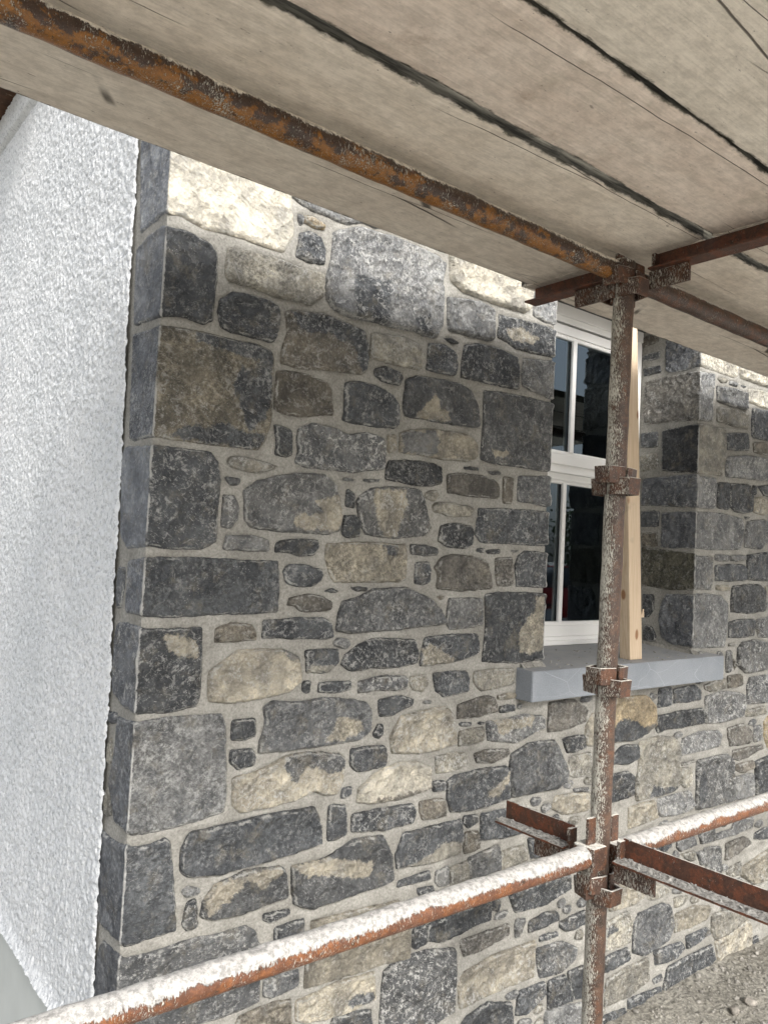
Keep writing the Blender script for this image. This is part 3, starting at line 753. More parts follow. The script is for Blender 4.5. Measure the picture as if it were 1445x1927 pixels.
def seg_dist(P, poly, signed=False):
    P = np.asarray(P); A = np.asarray(poly); B = np.roll(A, -1, 0)
    d = np.full(len(P), 1e9)
    ins = np.zeros(len(P), bool)
    for a, b in zip(A, B):
        ab = b-a; L = (ab**2).sum()
        if L < 1e-12: continue
        t = np.clip(((P-a)@ab)/L, 0, 1)
        q = a+t[:, None]*ab
        d = np.minimum(d, np.sqrt(((P-q)**2).sum(1)))
        c = ((a[1] > P[:, 1]) != (b[1] > P[:, 1]))
        with np.errstate(divide='ignore', invalid='ignore'):
            xi = a[0]+(P[:, 1]-a[1])/(b[1]-a[1]+1e-15)*(b[0]-a[0])
        ins ^= c & (P[:, 0] < xi)
    return d, ins

def outline(poly, step, seed, amp=0.0016, grow=0.0046):
    p = np.array(poly, float)
    # cut corners a little
    q = []
    n = len(p)
    for i in range(n):
        a, b, c = p[i-1], p[i], p[(i+1) % n]
        la, lc = np.linalg.norm(b-a), np.linalg.norm(c-b)
        r = min(0.0025, la*0.2, lc*0.2)
        q.append(b+(a-b)/max(la, 1e-9)*r); q.append(b+(c-b)/max(lc, 1e-9)*r)
    q = np.array(q)
    seg = np.linalg.norm(np.roll(q, -1, 0)-q, axis=1)
    tot = seg.sum(); m = max(8, int(tot/step))
    cum = np.concatenate([[0], np.cumsum(seg)])
    ts = np.linspace(0, tot, m, endpoint=False)
    qq = np.vstack([q, q[:1]])
    x = np.interp(ts, cum, qq[:, 0]); y = np.interp(ts, cum, qq[:, 1])
    nx = fbm(x*60, y*60, seed, 4, 0.7); ny = fbm(x*60, y*60, seed+50, 4, 0.7)
    gr = min(grow, 0.05*math.sqrt((x.max()-x.min())*(y.max()-y.min())))
    c = np.array([x.mean(), y.mean()]); dx, dy = x-c[0], y-c[1]; l = np.hypot(dx, dy)+1e-9
    return np.stack([x+nx*amp*2+dx/l*gr, y+ny*amp*2+dy/l*gr], 1)

def stone_geo(kind, poly, pats, seed, wrap=None, altface=None, step=0.005, proud=None):
    """wrap: None (front), 'c','r' (corner, s<0 is the return), 'l' (mirrored).  returns verts(u,z,h), faces, base, alt, pd, wh"""
    rg = random.Random(seed)
    ol = outline(poly, step, seed)
    a = np.array(poly)
    area = 0.5*abs(np.dot(a[:, 0], np.roll(a[:, 1], -1))-np.dot(a[:, 1], np.roll(a[:, 0], -1)))
    x0, y0 = ol.min(0); x1, y1 = ol.max(0)
    h = step*1.08
    gx, gy = np.meshgrid(np.arange(x0, x1, h), np.arange(y0, y1, h*0.87))
    gx = gx+(np.arange(gx.shape[0]) % 2)[:, None]*h/2
    g = np.stack([gx.ravel(), gy.ravel()], 1)
    g += np.stack([vn(g[:, 0]*400, g[:, 1]*400, seed+3), vn(g[:, 0]*400, g[:, 1]*400, seed+4)], 1)*h*0.18
    d, ins = seg_dist(g, ol)
    g = g[ins & (d > h*0.55)]
    edges = [(i, (i+1) % len(ol)) for i in range(len(ol))]
    extra = np.zeros((0, 2))
    if wrap:
        g = g[np.abs(g[:, 0]) > h*0.4]
        zz = np.arange(y0, y1, h*0.8)
        l = np.stack([np.zeros_like(zz), zz], 1)
        dd, ii = seg_dist(l, ol)
        extra = l[ii & (dd > h*0.3)]
    P = np.vstack([ol, g, extra])
    nb = len(ol)+len(g)
    if len(extra) > 1:
        edges += [(nb+i, nb+i+1) for i in range(len(extra)-1)]
    res = delaunay_2d_cdt([Vector(p) for p in P], edges, [list(range(len(ol)))], 1, 1e-5)
    V = np.array([tuple(v) for v in res[0]]); F = [list(f) for f in res[2]]
    d, _ = seg_dist(V, ol)
    u, z = V[:, 0], V[:, 1]
    size = math.sqrt(area)
    Hh = (0.006+0.05*min(size, 0.2))*rg.uniform(0.75, 1.3) if proud is None else proud
    prof = 1-np.exp(-np.maximum(d, 0)/(0.0018+0.007*size))
    ru = np.clip(d/(0.035), 0, 1)
    rel = fbm(u*9+seed, z*9, seed, 6, 0.6)*0.016 + np.abs(fbm(u*17+3, z*17-seed, seed+9, 4, 0.6))*0.013-0.004
    # cleft facets
    fa = 0
    for k in range(7):
        an = rg.uniform(0, 6.28); sl = rg.uniform(0.05, 0.32); c = (rg.uniform(x0, x1), rg.uniform(y0, y1))
        pl = ((u-c[0])*math.cos(an)+(z-c[1])*math.sin(an))*sl+0.004
        fa = pl if k == 0 else np.minimum(fa, pl)
    fa = np.clip(fa, -0.013, 0.006)
    hh = Hh*prof + (rel*0.8+fa*0.8)*ru*min(1, size/0.09)
    hh = np.maximum(hh, prof*0.003) + 0.0018*np.clip(d/0.002, 0.3, 1)
    pd = np.full(len(V), -0.06)
    alt = COL[kind]
    for k, pp in pats:
        dd, ii = seg_dist(V, pp)
        pd = np.maximum(pd, np.where(ii, dd, -dd)); alt = COL[k]
    pd = np.clip(pd, -0.06, 0.06)
    j = rg.uniform(0.68, 1.25)
    base = np.tile(np.array(COL[kind])*j, (len(V), 1))
    wj = rg.uniform(0.5, 1.5); wh = np.full(len(V), WHT[kind]*wj)
    if altface is not None:  # corner skylight and reveal shade put into the return face colour
        m = u < 0.0
        base[m] = np.array(COL[altface])*j; wh[m] = WHT[altface]*wj
        pd = np.where(m, -0.06, pd)
    alt = np.tile(np.array(alt)*rg.uniform(.9, 1.1), (len(V), 1))
    # skirt
    nbd = None
    bmap = {}
    # boundary edges of the triangulation
    cnt = {}
    for f in F:
        for i in range(len(f)):
            e = (f[i], f[(i+1) % len(f)]); cnt[tuple(sorted(e))] = cnt.get(tuple(sorted(e)), 0)+1
    base_n = len(V)
    Vn, Hn, src = list(map(tuple, V)), list(hh), list(range(base_n))
    nf = []
    for f in F:
        for i in range(len(f)):
            a_, b_ = f[i], f[(i+1) % len(f)]
            if cnt[tuple(sorted((a_, b_)))] == 1:
                for q in (a_, b_):
                    if q not in bmap:
                        bmap[q] = len(Vn)
                        Vn.append(tuple(V[q])); Hn.append(float(hh[q])); src.append(q)
                        Vn.append(tuple(V[q])); Hn.append(-0.018); src.append(q)
                nf.append([bmap[b_], bmap[a_], bmap[a_]+1, bmap[b_]+1])
    F += nf
    src = np.array(src)
    return np.array(Vn), np.array(Hn), F, base[src], alt[src], pd[src], np.stack([wh[src], np.minimum(d, 0.05)[src], np.full(len(src), rg.random()), (np.abs(u) if wrap else np.full(len(u), 0.05))[src]], 1)

def place(u, z, h, wrap, X0=0.0):
    """unwrapped (u,z,h) -> world"""
    if wrap is None:
        return np.stack([u, -h, z], 1)
    if wrap == 'x0' or wrap == 'x1':
        X = 0.0 if wrap == 'x0' else XR
        return np.stack([X-h, u, z], 1)
    near = np.clip(1-np.abs(u)/0.012, 0, 1)
    hx = np.where(u >= 0, h*near, h); hy = np.where(u >= 0, h, h*near)
    px = np.maximum(u, 0)-hx; py = np.maximum(-u, 0)-hy
    if wrap == 'l':
        px = -px
    return np.stack([X0+px, py, z], 1)

def stone_mesh(name, parts):
    """parts: list of (V3, F, base, alt, pd, wh)"""
    off = 0; VV = []; FF = []; B = []; A = []; D = []; Wh = []
    for V3, F, b, a, d, w in parts:
        VV.append(V3); FF += [[i+off for i in f] for f in F]; off += len(V3)
        B.append(b); A.append(a); D.append(d); Wh.append(w)
    V = np.vstack(VV)
    me = bpy.data.meshes.new(name)
    me.from_pydata(V.tolist(), [], FF)
    for nm, arr in (('base', np.vstack(B)), ('alt', np.vstack(A))):
        at = me.attributes.new(nm, 'FLOAT_COLOR', 'POINT')
        at.data.foreach_set('color', np.hstack([arr, np.ones((len(arr), 1))]).astype(np.float32).ravel())
    Wh = np.vstack(Wh)
    for nm, arr in (('pd', np.concatenate(D)), ('wh', Wh[:, 0]), ('ed', Wh[:, 1]), ('rn', Wh[:, 2]), ('ar', Wh[:, 3])):
        at = me.attributes.new(nm, 'FLOAT', 'POINT')
        at.data.foreach_set('value', arr.astype(np.float32))
    me.polygons.foreach_set('use_smooth', [True]*len(me.polygons))
    me.update()
    return me

stones = parse()
# occupancy raster of the front plane (4 mm cells) for the joints
CELL = 0.004
nx_, nz_ = int((WALLX+0.02)/CELL), int((WALLTOP-WALLBOT)/CELL)
occ = np.zeros((nz_, nx_), bool)
def rast(poly, grow=0.0, grid=occ, test=False):
    p = np.array(poly)
    i0, i1 = int(max(0, (p[:, 0].min()-grow)/CELL-1)), int(min(nx_, (p[:, 0].max()+grow)/CELL+2))
    j0, j1 = int(max(0, (p[:, 1].min()-grow-WALLBOT)/CELL-1)), int(min(nz_, (p[:, 1].max()+grow-WALLBOT)/CELL+2))
    if i1 <= i0 or j1 <= j0: return False
    X, Z = np.meshgrid((np.arange(i0, i1)+.5)*CELL, (np.arange(j0, j1)+.5)*CELL+WALLBOT)
    d, ins = seg_dist(np.stack([X.ravel(), Z.ravel()], 1), p)
    m = (ins | (d < grow)).reshape(X.shape)
    if test: return bool((grid[j0:j1, i0:i1] & m).any())
    grid[j0:j1, i0:i1] |= m

corner_off = {'c': (0.0, 1), 'r': (XR, 1), 'l': (XL, -1)}
for ty, q, k, poly, pats in stones:
    if ty == 'F': rast(poly)
    elif ty == 'Q':
        X0, sg = corner_off[q]
        fp = [(X0+sg*max(u, 0), z) for u, z in poly]
        rast(fp)
# stones the photograph does not show (above the platform, past the right edge, below the frame)
def visible(x, z):
    v = np.array([x, 0, z])-CAM
    zc = v@fw
    if zc <= 0.1: return False
    return -20 < 722.5+1494*(v@rt)/zc < 1465 and -20 < 963.5+1494*(v@dn)/zc < 1947 and z < 2.42
extra = []
z = WALLBOT+0.02
while z < WALLTOP-0.05:
    hgt = RNG.choice([0.06, 0.085, 0.11, 0.14, 0.17])
    hgt = min(hgt, WALLTOP-0.01-z)
    x = 0.0
    while x < WALLX-0.05:
        w = hgt*RNG.uniform(1.0, 2.6)+0.03
        if x+w > WALLX-0.02: w = WALLX-0.02-x
        corner = x == 0.0
        y0, y1, x0, x1 = z+0.006, z+hgt-0.006, (0.001 if corner else x+0.006), x+w-0.006
        pts = [(x0, y1), ((x0+x1)/2, y1+RNG.uniform(-.006, .006)), (x1, y1-RNG.uniform(0, .008)), (x1+RNG.uniform(-.006, .004), (y0+y1)/2), (x1-RNG.uniform(0, .008), y0), (x0, y0)]
        if x1-x0 > 0.02 and not any(visible(px, pz) for px, pz in pts) and not rast(pts, 0.004, test=True) \
           and not (x1 > XL-0.01 and x0 < XR+0.01 and y1 > SILLZ-0.09 and y0 < HEADZ+0.11):
            rast(pts)
            kk = RNG.choice('DDGgTMbN')
            if corner:
                pts = pts+[(-0.15, y0), (-0.15, y1)]
                extra.append(('Q', 'c', kk+RNG.choice('dgp'), pts, []))
            else:
                extra.append(('F', '0', kk, pts, []))
        x += w
    z += hgt

# small slivers pressed into the widest joints
def cell_dist(o, cap=8):
    d_ = np.where(o, 0, 99)
    for it in range(1, cap+1):
        m = d_ < it
        g = np.zeros_like(m); g[1:] |= m[:-1]; g[:-1] |= m[1:]; g[:, 1:] |= m[:, :-1]; g[:, :-1] |= m[:, 1:]
        d_ = np.where(g & (d_ > it), it, d_)
    return d_
d0 = cell_dist(occ)
cand = [(int(j), int(i)) for j, i in zip(*np.where((d0 >= 4) & (d0 < 90)))]
RNG.shuffle(cand); nsl = 0
for j, i in sorted(cand, key=lambda c_: -d0[c_])[:4000]:
    x, z = (i+.5)*CELL, (j+.5)*CELL+WALLBOT
    if x < 0.02 or (XL-0.03 < x < XR+0.03 and SILLZ-0.12 < z < HEADZ+0.03): continue
    hz = (min(d0[j, i], 6)-1.9)*CELL; wz = hz*RNG.uniform(1.3, 2.6)
    pts = [(x-wz, z+hz*RNG.uniform(-.3, .3)), (x-wz*.5, z+hz*RNG.uniform(.5, 1)), (x+wz*.6, z+hz*RNG.uniform(.4, 1)), (x+wz, z+hz*RNG.uniform(-.3, .4)), (x+wz*.4, z-hz*RNG.uniform(.5, 1)), (x-wz*.6, z-hz*RNG.uniform(.4, 1))]
    if rast(pts, 0.006, test=True): continue
    rast(pts, 0.0); nsl += 1
    extra.append(('F', '0', RNG.choice('GGMMgL'), pts[::-1], [])) if RNG.random() < 0.6 else None
print('slivers', nsl)

house = empty('house', (0, 0, 0), label='stone and white roughcast house with a white window, standing behind the scaffold', cat='house')
# joints: distance to the nearest stone, in cells
dist = np.where(occ, 0, 99)
for it in range(1, 7):
    m = dist < it
    g = np.zeros_like(m); g[1:] |= m[:-1]; g[:-1] |= m[1:]; g[:, 1:] |= m[:, :-1]; g[:, :-1] |= m[:, 1:]
    dist = np.where(g & (dist > it), it, dist)
dist = np.minimum(dist, 6).astype(float)
k = dist.copy()
for _ in range(2):
    k = (k+np.roll(k, 1, 0)+np.roll(k, -1, 0)+np.roll(k, 1, 1)+np.roll(k, -1, 1))/5
def mortar_h(X, Z):
    i = np.clip((X/CELL).astype(int), 0, nx_-1); j = np.clip(((Z-WALLBOT)/CELL).astype(int), 0, nz_-1)
    d = k[j, i]
    return -0.0045+0.0060*np.clip(d/2.6, 0, 1)+fbm(X*28, Z*28, 5, 4)*0.0024*np.clip(d/2, 0.3, 1)+fbm(X*110, Z*110, 8, 2)*0.0008

def grid_faces(nu, nv, keep=None, flip=False):
    idx = np.arange(nu*nv).reshape(nv, nu)
    a, b, c, d = idx[:-1, :-1], idx[:-1, 1:], idx[1:, 1:], idx[1:, :-1]
    f = np.stack([a, b, c, d], -1)
    if flip: f = f[..., ::-1]
    if keep is not None: f = f[keep]
    return f.reshape(-1, 4)

def sheet(name, V, F, mat, parent, smooth=True, **kw):
    used = np.unique(F); mp = -np.ones(len(V), int); mp[used] = np.arange(len(used))
    me = bpy.data.meshes.new(name); me.from_pydata(V[used].tolist(), [], mp[F].tolist()); me.update()
    return link(name, me, mat, parent, smooth, **kw)

# front mortar sheet with the window opening left out
MS = 0.0055
us = np.concatenate([np.arange(0, XL, MS), [XL], np.arange(XL+MS, XR, MS), [XR], np.arange(XR+MS, WALLX, MS)])
zs = np.concatenate([np.arange(WALLBOT, SILLZ-0.03, MS), [SILLZ-0.03], np.arange(SILLZ, HEADZ, MS), [HEADZ], np.arange(HEADZ+MS, WALLTOP, MS)])
U, Z = np.meshgrid(us, zs)
hm = mortar_h(U, Z)
edge = np.minimum(np.minimum(np.abs(U), np.where(Z > SILLZ, np.abs(U-XL), 9)), np.where(Z > SILLZ, np.abs(U-XR), 9))
hm = hm-np.clip(1-edge/0.012, 0, 1)*0.005
V = np.stack([U.ravel(), -hm.ravel(), Z.ravel()], 1)
uc = (us[:-1]+us[1:])/2; zc = (zs[:-1]+zs[1:])/2
UC, ZC_ = np.meshgrid(uc, zc)
keep = ~((UC > XL) & (UC < XR) & (ZC_ > SILLZ-0.02) & (ZC_ < HEADZ))
stone_wall = sheet('stone_wall', V, grid_faces(len(us), len(zs), keep), M_MORTAR, house)
# returns (side of the quoins and the window reveals)
def ret(name, X, y0, y1, z0, z1, sgn, step=0.006):
    ys = np.arange(y0, y1+step, step); z_ = np.arange(z0, z1, step)
    Y, ZZ = np.meshgrid(ys, z_)
    hh = 0.001+fbm(Y*30+X*7, ZZ*30, 11, 4)*0.0022
    hh = hh-np.clip(1-Y/0.012, 0, 1)*0.004
    V = np.stack([(X-sgn*hh).ravel(), (Y+0.004*np.clip(1-Y/0.012, 0, 1)).ravel(), ZZ.ravel()], 1)
    return sheet(name, V, grid_faces(len(ys), len(z_), flip=sgn > 0), M_MORTAR, stone_wall)
ret('return_pointing', 0.0, 0, 0.21, WALLBOT, WALLTOP, 1)
ret('reveal_pointing', XR, 0, 0.31, SILLZ-0.01, HEADZ, 1)
ret('reveal_pointing', XL, 0, 0.31, SILLZ-0.01, HEADZ, -1)

rubble = []; seed = 100
quoins = []
for ty, q, kd, poly, pats in stones+extra:
    seed += 1
    if ty == 'F':
        Vn, Hn, F, b, a, d, w = stone_geo(kd, poly, pats, seed)
        rubble.append((place(Vn[:, 0], Vn[:, 1], Hn, None), F, b, a, d, w))
    elif ty == 'X':
        Vn, Hn, F, b, a, d, w = stone_geo(kd, poly, pats, seed, proud=0.005)
        rubble.append((place(Vn[:, 0], Vn[:, 1], Hn, 'x'+q), [f[::-1] for f in F], b, a, d, w))
    else:
        Vn, Hn, F, b, a, d, w = stone_geo(kd[0], poly, pats, seed, wrap=q, altface=kd[1], proud=0.008)
        quoins.append((place(Vn[:, 0], Vn[:, 1], Hn, q, corner_off[q][0]), [f[::-1] for f in F] if q == 'l' else F, b, a, d, w))
me = stone_mesh('rubble_stonework', rubble)
link('rubble_stonework', me, M_STONE, stone_wall)
for qd in quoins:
    c = qd[0].mean(0)
    link('quoin', stone_mesh('quoin', [qd]), M_STONE, stone_wall)
print('stones', len(rubble), len(quoins), 'extra', len(extra), 't', round(time.time()-T0, 1))

# ------------------------------------------------------------------ roughcast side wall
def edgeY(z): return 0.121+(z-0.51)*0.0385
TOPZ = 3.08
st = 0.0046
zs = np.arange(0.35, TOPZ, st); ys = np.arange(0, 2.1, st)
Yg, Zg = np.meshgrid(ys, zs)
Y0 = edgeY(Zg)+fbm(Zg*60, Zg*0+3, 4, 3)*0.002
Yg = Y0+(Yg/2.1)*(2.1-Y0)
hh = 0.011+vn(Yg*125, Zg*125, 31)*0.0030+vn(Yg*210, Zg*210, 33)*0.0014+fbm(Yg*6, Zg*6, 35, 2)*0.003
hh += np.clip(1-(Zg-0.35)/0.05, 0, 1)**2*0.016                      # drip at the foot
hh -= np.clip(1-(Yg-Y0)/0.006, 0, 1)*0.003
band = np.clip((Zg-2.97)/0.01, 0, 1)
hh += band*0.018 - np.clip(1-np.abs(Zg-2.965)/0.007, 0, 1)*0.010    # verge band at the head
V = np.stack([(-hh).ravel(), Yg.ravel(), Zg.ravel()], 1)
rc = sheet('roughcast_wall', V, grid_faces(len(ys), len(zs), flip=True), M_RC, house)
# returns at foot and stone edge so it has thickness
bm = bmesh.new()
box(bm, -0.006, 0.30, 0.215, 2.1, 0.352, TOPZ-0.01)
box(bm, -0.008, 0.30, 2.1, 6.0, 0.352, TOPZ)
box(bm, -0.024, 0.0, edgeY(0.35)+0.02, 6.0, 0.3485, 0.352)
bmobj('wall_core', bm, M_RC, rc)
bm = bmesh.new()
box(bm, -0.004, 0.28, edgeY(0.3), 6.0, -0.2, 0.349, 0.002)
bmobj('smooth_plinth', bm, M_PLINTH, house)
bm = bmesh.new()
box(bm, -0.20, 0.10, 0.9, 6.0, TOPZ+0.012, TOPZ+0.035, 0.002)
box(bm, -0.03, 0.02, 0.5, 6.0, TOPZ+0.035, TOPZ+0.16, 0.004)
box(bm, 0.03, 0.10, 0.6, 6.0, TOPZ-0.0, TOPZ+0.012, 0.001)
bmobj('eaves_board', bm, M_BROWN, house)
# body of the house behind the stone face
bm = bmesh.new()
box(bm, 0.24, XL-0.012, 0.03, 0.36, -0.2, WALLTOP)
box(bm, XR+0.012, WALLX, 0.03, 0.36, -0.2, WALLTOP)
box(bm, XL-0.012, XR+0.012, 0.03, 0.36, -0.2, SILLZ-0.10)
box(bm, XL-0.012, XR+0.012, 0.012, 0.36, HEADZ, WALLTOP)
box(bm, 0.0, WALLX, 0.01, 0.36, WALLTOP-0.03, WALLTOP)
bmobj('inner_wall', bm, M_MORTAR, house)
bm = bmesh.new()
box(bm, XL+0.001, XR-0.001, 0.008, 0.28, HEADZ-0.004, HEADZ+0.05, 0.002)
bmobj('lintel', bm, M_ROOM, house)  # soffit shade put into a near-black colour
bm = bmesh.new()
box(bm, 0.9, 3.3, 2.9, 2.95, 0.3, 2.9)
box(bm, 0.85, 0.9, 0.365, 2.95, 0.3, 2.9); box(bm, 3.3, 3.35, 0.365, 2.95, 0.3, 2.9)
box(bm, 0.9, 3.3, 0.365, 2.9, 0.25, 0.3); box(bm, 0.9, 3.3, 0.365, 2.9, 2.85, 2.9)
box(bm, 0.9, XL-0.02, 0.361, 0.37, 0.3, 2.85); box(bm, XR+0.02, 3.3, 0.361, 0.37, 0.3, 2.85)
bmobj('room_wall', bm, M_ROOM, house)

# ------------------------------------------------------------------ sill
bm = bmesh.new()
pr = [(-0.065, 1.066), (-0.065, 1.158), (0.33, 1.186), (0.33, 1.066)]
def prism(bm, prof, x0, x1, bev):
    t = bmesh.new()
    a = [t.verts.new((x0, p[0], p[1])) for p in prof]; b = [t.verts.new((x1, p[0], p[1])) for p in prof]
    t.faces.new(a); t.faces.new(b[::-1])
    for i in range(len(prof)):
        j = (i+1) % len(prof); t.faces.new((a[i], b[i], b[j], a[j]))
    bmesh.ops.recalc_face_normals(t, faces=t.faces)
    if bev: bmesh.ops.bevel(t, geom=list(t.edges), offset=bev, segments=2, affect='EDGES')
    me = bpy.data.meshes.new('t'); t.to_mesh(me); t.free(); bm.from_mesh(me); bpy.data.meshes.remove(me)
prism(bm, pr, 1.203, 2.332, 0.0022)
bmobj('window_sill', bm, M_SILL, house)
# mortar fillets and droppings on the sill
bm = bmesh.new()
rg = random.Random(5)
for x0_, x1_ in ((XL-0.10, XL+0.004), (XR-0.012, XR+0.03)):
    bm = bmesh.new()
    n = 30
    prev = None
    for i in range(n+1):
        x = x0_+(x1_-x0_)*i/n
        w = 0.012+0.010*rg.random(); hgt = 0.012+0.006*rg.random()
        r = [bm.verts.new((x, -w, 1.1605)), bm.verts.new((x, -w*0.4, 1.160+hgt*0.6)), bm.verts.new((x, 0.004, 1.162+hgt)), bm.verts.new((x, 0.004, 1.1605))]
        if prev:
            for k_ in range(3): bm.faces.new((prev[k_], r[k_], r[k_+1], prev[k_+1]))
        prev = r
    bmobj('sill_pointing', bm, M_MORTAR, stone_wall)
bm = bmesh.new()
n = 40; prev = None
for i in range(n+1):
    y = 0.0+0.28*i/n; w = 0.012+0.010*rg.random(); zz = 1.160+y*0.071
    r = [bm.verts.new((XR-w, y, zz)), bm.verts.new((XR-w*0.4, y, zz+0.008)), bm.verts.new((XR+0.003, y, zz+0.018))]
    if prev:
        for k_ in range(2): bm.faces.new((prev[k_], r[k_], r[k_+1], prev[k_+1]))
    prev = r
bmobj('sill_pointing', bm, M_MORTAR, stone_wall)
bm = bmesh.new()
for i in range(90):
    x = rg.uniform(XL, XR-0.02); y = rg.choice([rg.uniform(-0.06, 0.2), rg.uniform(-0.06, 0.0)]); s_ = rg.uniform(0.0008, 0.003)
    box(bm, x-s_, x+s_, y-s_, y+s_, 1.1626+y*0.071-0.0005, 1.1626+y*0.071+s_, s_*0.3)
bmobj('sill_droppings', bm, M_MORTAR, stone_wall, kind='stuff')

# ------------------------------------------------------------------ window
WX0, WX1 = 1.315, 2.208
window = empty('window', (0, 0, 0)); window.parent = house
def frame_rect(bm, x0, x1, z0, z1, t, y0, y1, bev=0.003, tb=None, tt=None):
    tb = tb or t; tt = tt or t
    box(bm, x0, x0+t, y0, y1, z0, z1, bev); box(bm, x1-t, x1, y0, y1, z0, z1, bev)
    box(bm, x0+t-0.001, x1-t+0.001, y0+0.0006, y1, z0, z0+tb, bev); box(bm, x0+t-0.001, x1-t+0.001, y0+0.0006, y1, z1-tt, z1, bev)
bm = bmesh.new()
frame_rect(bm, WX0, WX1, 1.190, 2.474, 0.045, 0.264, 0.335, 0.004, 0.022, 0.070)
box(bm, WX0+0.002, WX1-0.002, 0.258, 0.264, 2.428, 2.473, 0.002)
box(bm, WX0+0.03, WX1-0.03, 0.2655, 0.335, 1.830, 1.864, 0.004)
box(bm, WX0+0.01, WX1-0.01, 0.248, 0.335, 1.182, 1.1985, 0.003)
bmobj('window_frame', bm, M_UPVC, window)
def sash(y, z0, z1, gz0, gz1, bx):
    bm = bmesh.new()
    x0, x1 = WX0+0.046, WX1-0.046
    frame_rect(bm, x0, x1, z0, z1, 0.055, y, y+0.045, 0.004, gz0-z0-0.014, z1-gz1-0.014)
    frame_rect(bm, x0+0.045, x1-0.045, gz0-0.016, gz1+0.016, 0.016, y+0.007, y+0.04, 0.005)
    o = bmobj('sash', bm, M_UPVC, window)
    bm = bmesh.new()
    box(bm, bx[0], bx[1], y+0.002, y+0.016, gz0-0.004, gz1+0.004, 0.005)
    bmobj('glazing_bar', bm, M_UPVC, o)
    bm = bmesh.new()
    box(bm, bx[0]+0.004, bx[1]-0.004, y+0.034, y+0.042, gz0-0.004, gz1+0.004, 0.002)
    bmobj('glazing_bar', bm, M_UPVC, o)
    me = npmesh('pane', [(x0+0.03, y+0.018, gz0-0.012), (x1-0.03, y+0.018, gz0-0.012), (x1-0.03, y+0.018, gz1+0.012), (x0+0.03, y+0.018, gz1+0.012)], [(0, 1, 2, 3)])
    link('pane', me, M_GLASS, o)
sash(0.256, 1.860, 2.392, 1.914, 2.342, (1.747, 1.771))
sash(0.280, 1.198, 1.834, 1.266, 1.791, (1.747, 1.769))

# ------------------------------------------------------------------ loose timber prop
prop = empty('timber_prop', (1.801, -0.003, 1.162), label='new softwood stud with knots standing upright on the grey window sill', cat='timber')
bm = bmesh.new()
box(bm, -0.036, 0.036, -0.022, 0.022, 0.0, 1.65, 0.003)
me = bpy.data.meshes.new('t')
for v in bm.verts: v.co.x -= v.co.z*0.082
bmobj('stud', bm, M_TIMBER, prop)
bm = bmesh.new()     # torn splinter
for i in range(4):
    box(bm, 0.032, 0.040+0.004*i, -0.020+0.002*i, -0.0185+0.002*i, 0.165-0.006*i, 0.178-0.006*i, 0.0004)
bmobj('splinter', bm, M_TIMBER, prop)

# ------------------------------------------------------------------ scaffold
def poleX(z): return 0.98-(z-0.43)*0.0354
def poleY(z): return -0.479-(z-0.43)*0.0354
std = empty('scaffold_standard', (poleX(-0.08), poleY(-0.08), -0.08), label='upright rusty scaffold pole splashed with lime in front of the window', cat='scaffold pole')
PO = Vector(std.location)
def lumpf(t, a, up):
    return 0.0006*math.sin(t*40+a*3)+0.0004*math.sin(t*93-a*5)
bm = tube_bm((0, 0, 0.006), Vector((poleX(2.218), poleY(2.218), 2.218))-PO, 0.0243, 40, 60, True, None, lumpf)
bmobj('pole', bm, M_POLE, std, True)
bm = bmesh.new(); box(bm, -0.075, 0.075, -0.075, 0.075, 0, 0.006, 0.001)
bmobj('base_plate', bm, M_CUP, std)
def pressing(side, zc, hgt=0.040):
    """V pressing: bent plate loop; side is the direction it faces"""
    dx, dy = side
    bm = bmesh.new()
    c = Vector((poleX(zc), poleY(zc), zc))-PO
    ang = math.atan2(dy, dx)
    # plan outline (out, across), 5 mm plate
    out = [(0.006, 0.031), (0.020, 0.031), (0.056, 0.021), (0.056, -0.021), (0.020, -0.031), (0.006, -0.031)]
    inn = [(0.006, 0.0255), (0.019, 0.0255), (0.0505, 0.0165), (0.0505, -0.0165), (0.019, -0.0255), (0.006, -0.0255)]
    def P(p, z, tp):
        o, a = p[0]*tp, p[1]
        return bm.verts.new((c.x+o*math.cos(ang)-a*math.sin(ang), c.y+o*math.sin(ang)+a*math.cos(ang), c.z+z))
    rows = [[P(p, -hgt/2, 0.92) for p in out], [P(p, hgt/2, 1.0) for p in out], [P(p, hgt/2, 1.0) for p in inn], [P(p, -hgt/2, 0.92) for p in inn]]
    for a in range(4):
        b = (a+1) % 4
        for i in range(5):
            bm.faces.new((rows[a][i], rows[a][i+1], rows[b][i+1], rows[b][i]))
    bm.faces.new([rows[a][0] for a in range(4)]); bm.faces.new([rows[a][5] for a in (3, 2, 1, 0)])
    bmesh.ops.recalc_face_normals(bm, faces=bm.faces)
    bmesh.ops.bevel(bm, geom=list(bm.edges), offset=0.0009, segments=1, affect='EDGES')
    return bmobj('pressing', bm, M_CUP, std)
for zc in (2.175, 1.707, 1.232, 0.742):
    pressing((-1, 0), zc); pressing((1, 0), zc)
    pressing((0, -1), zc-0.026); pressing((0, 1), zc-0.026)

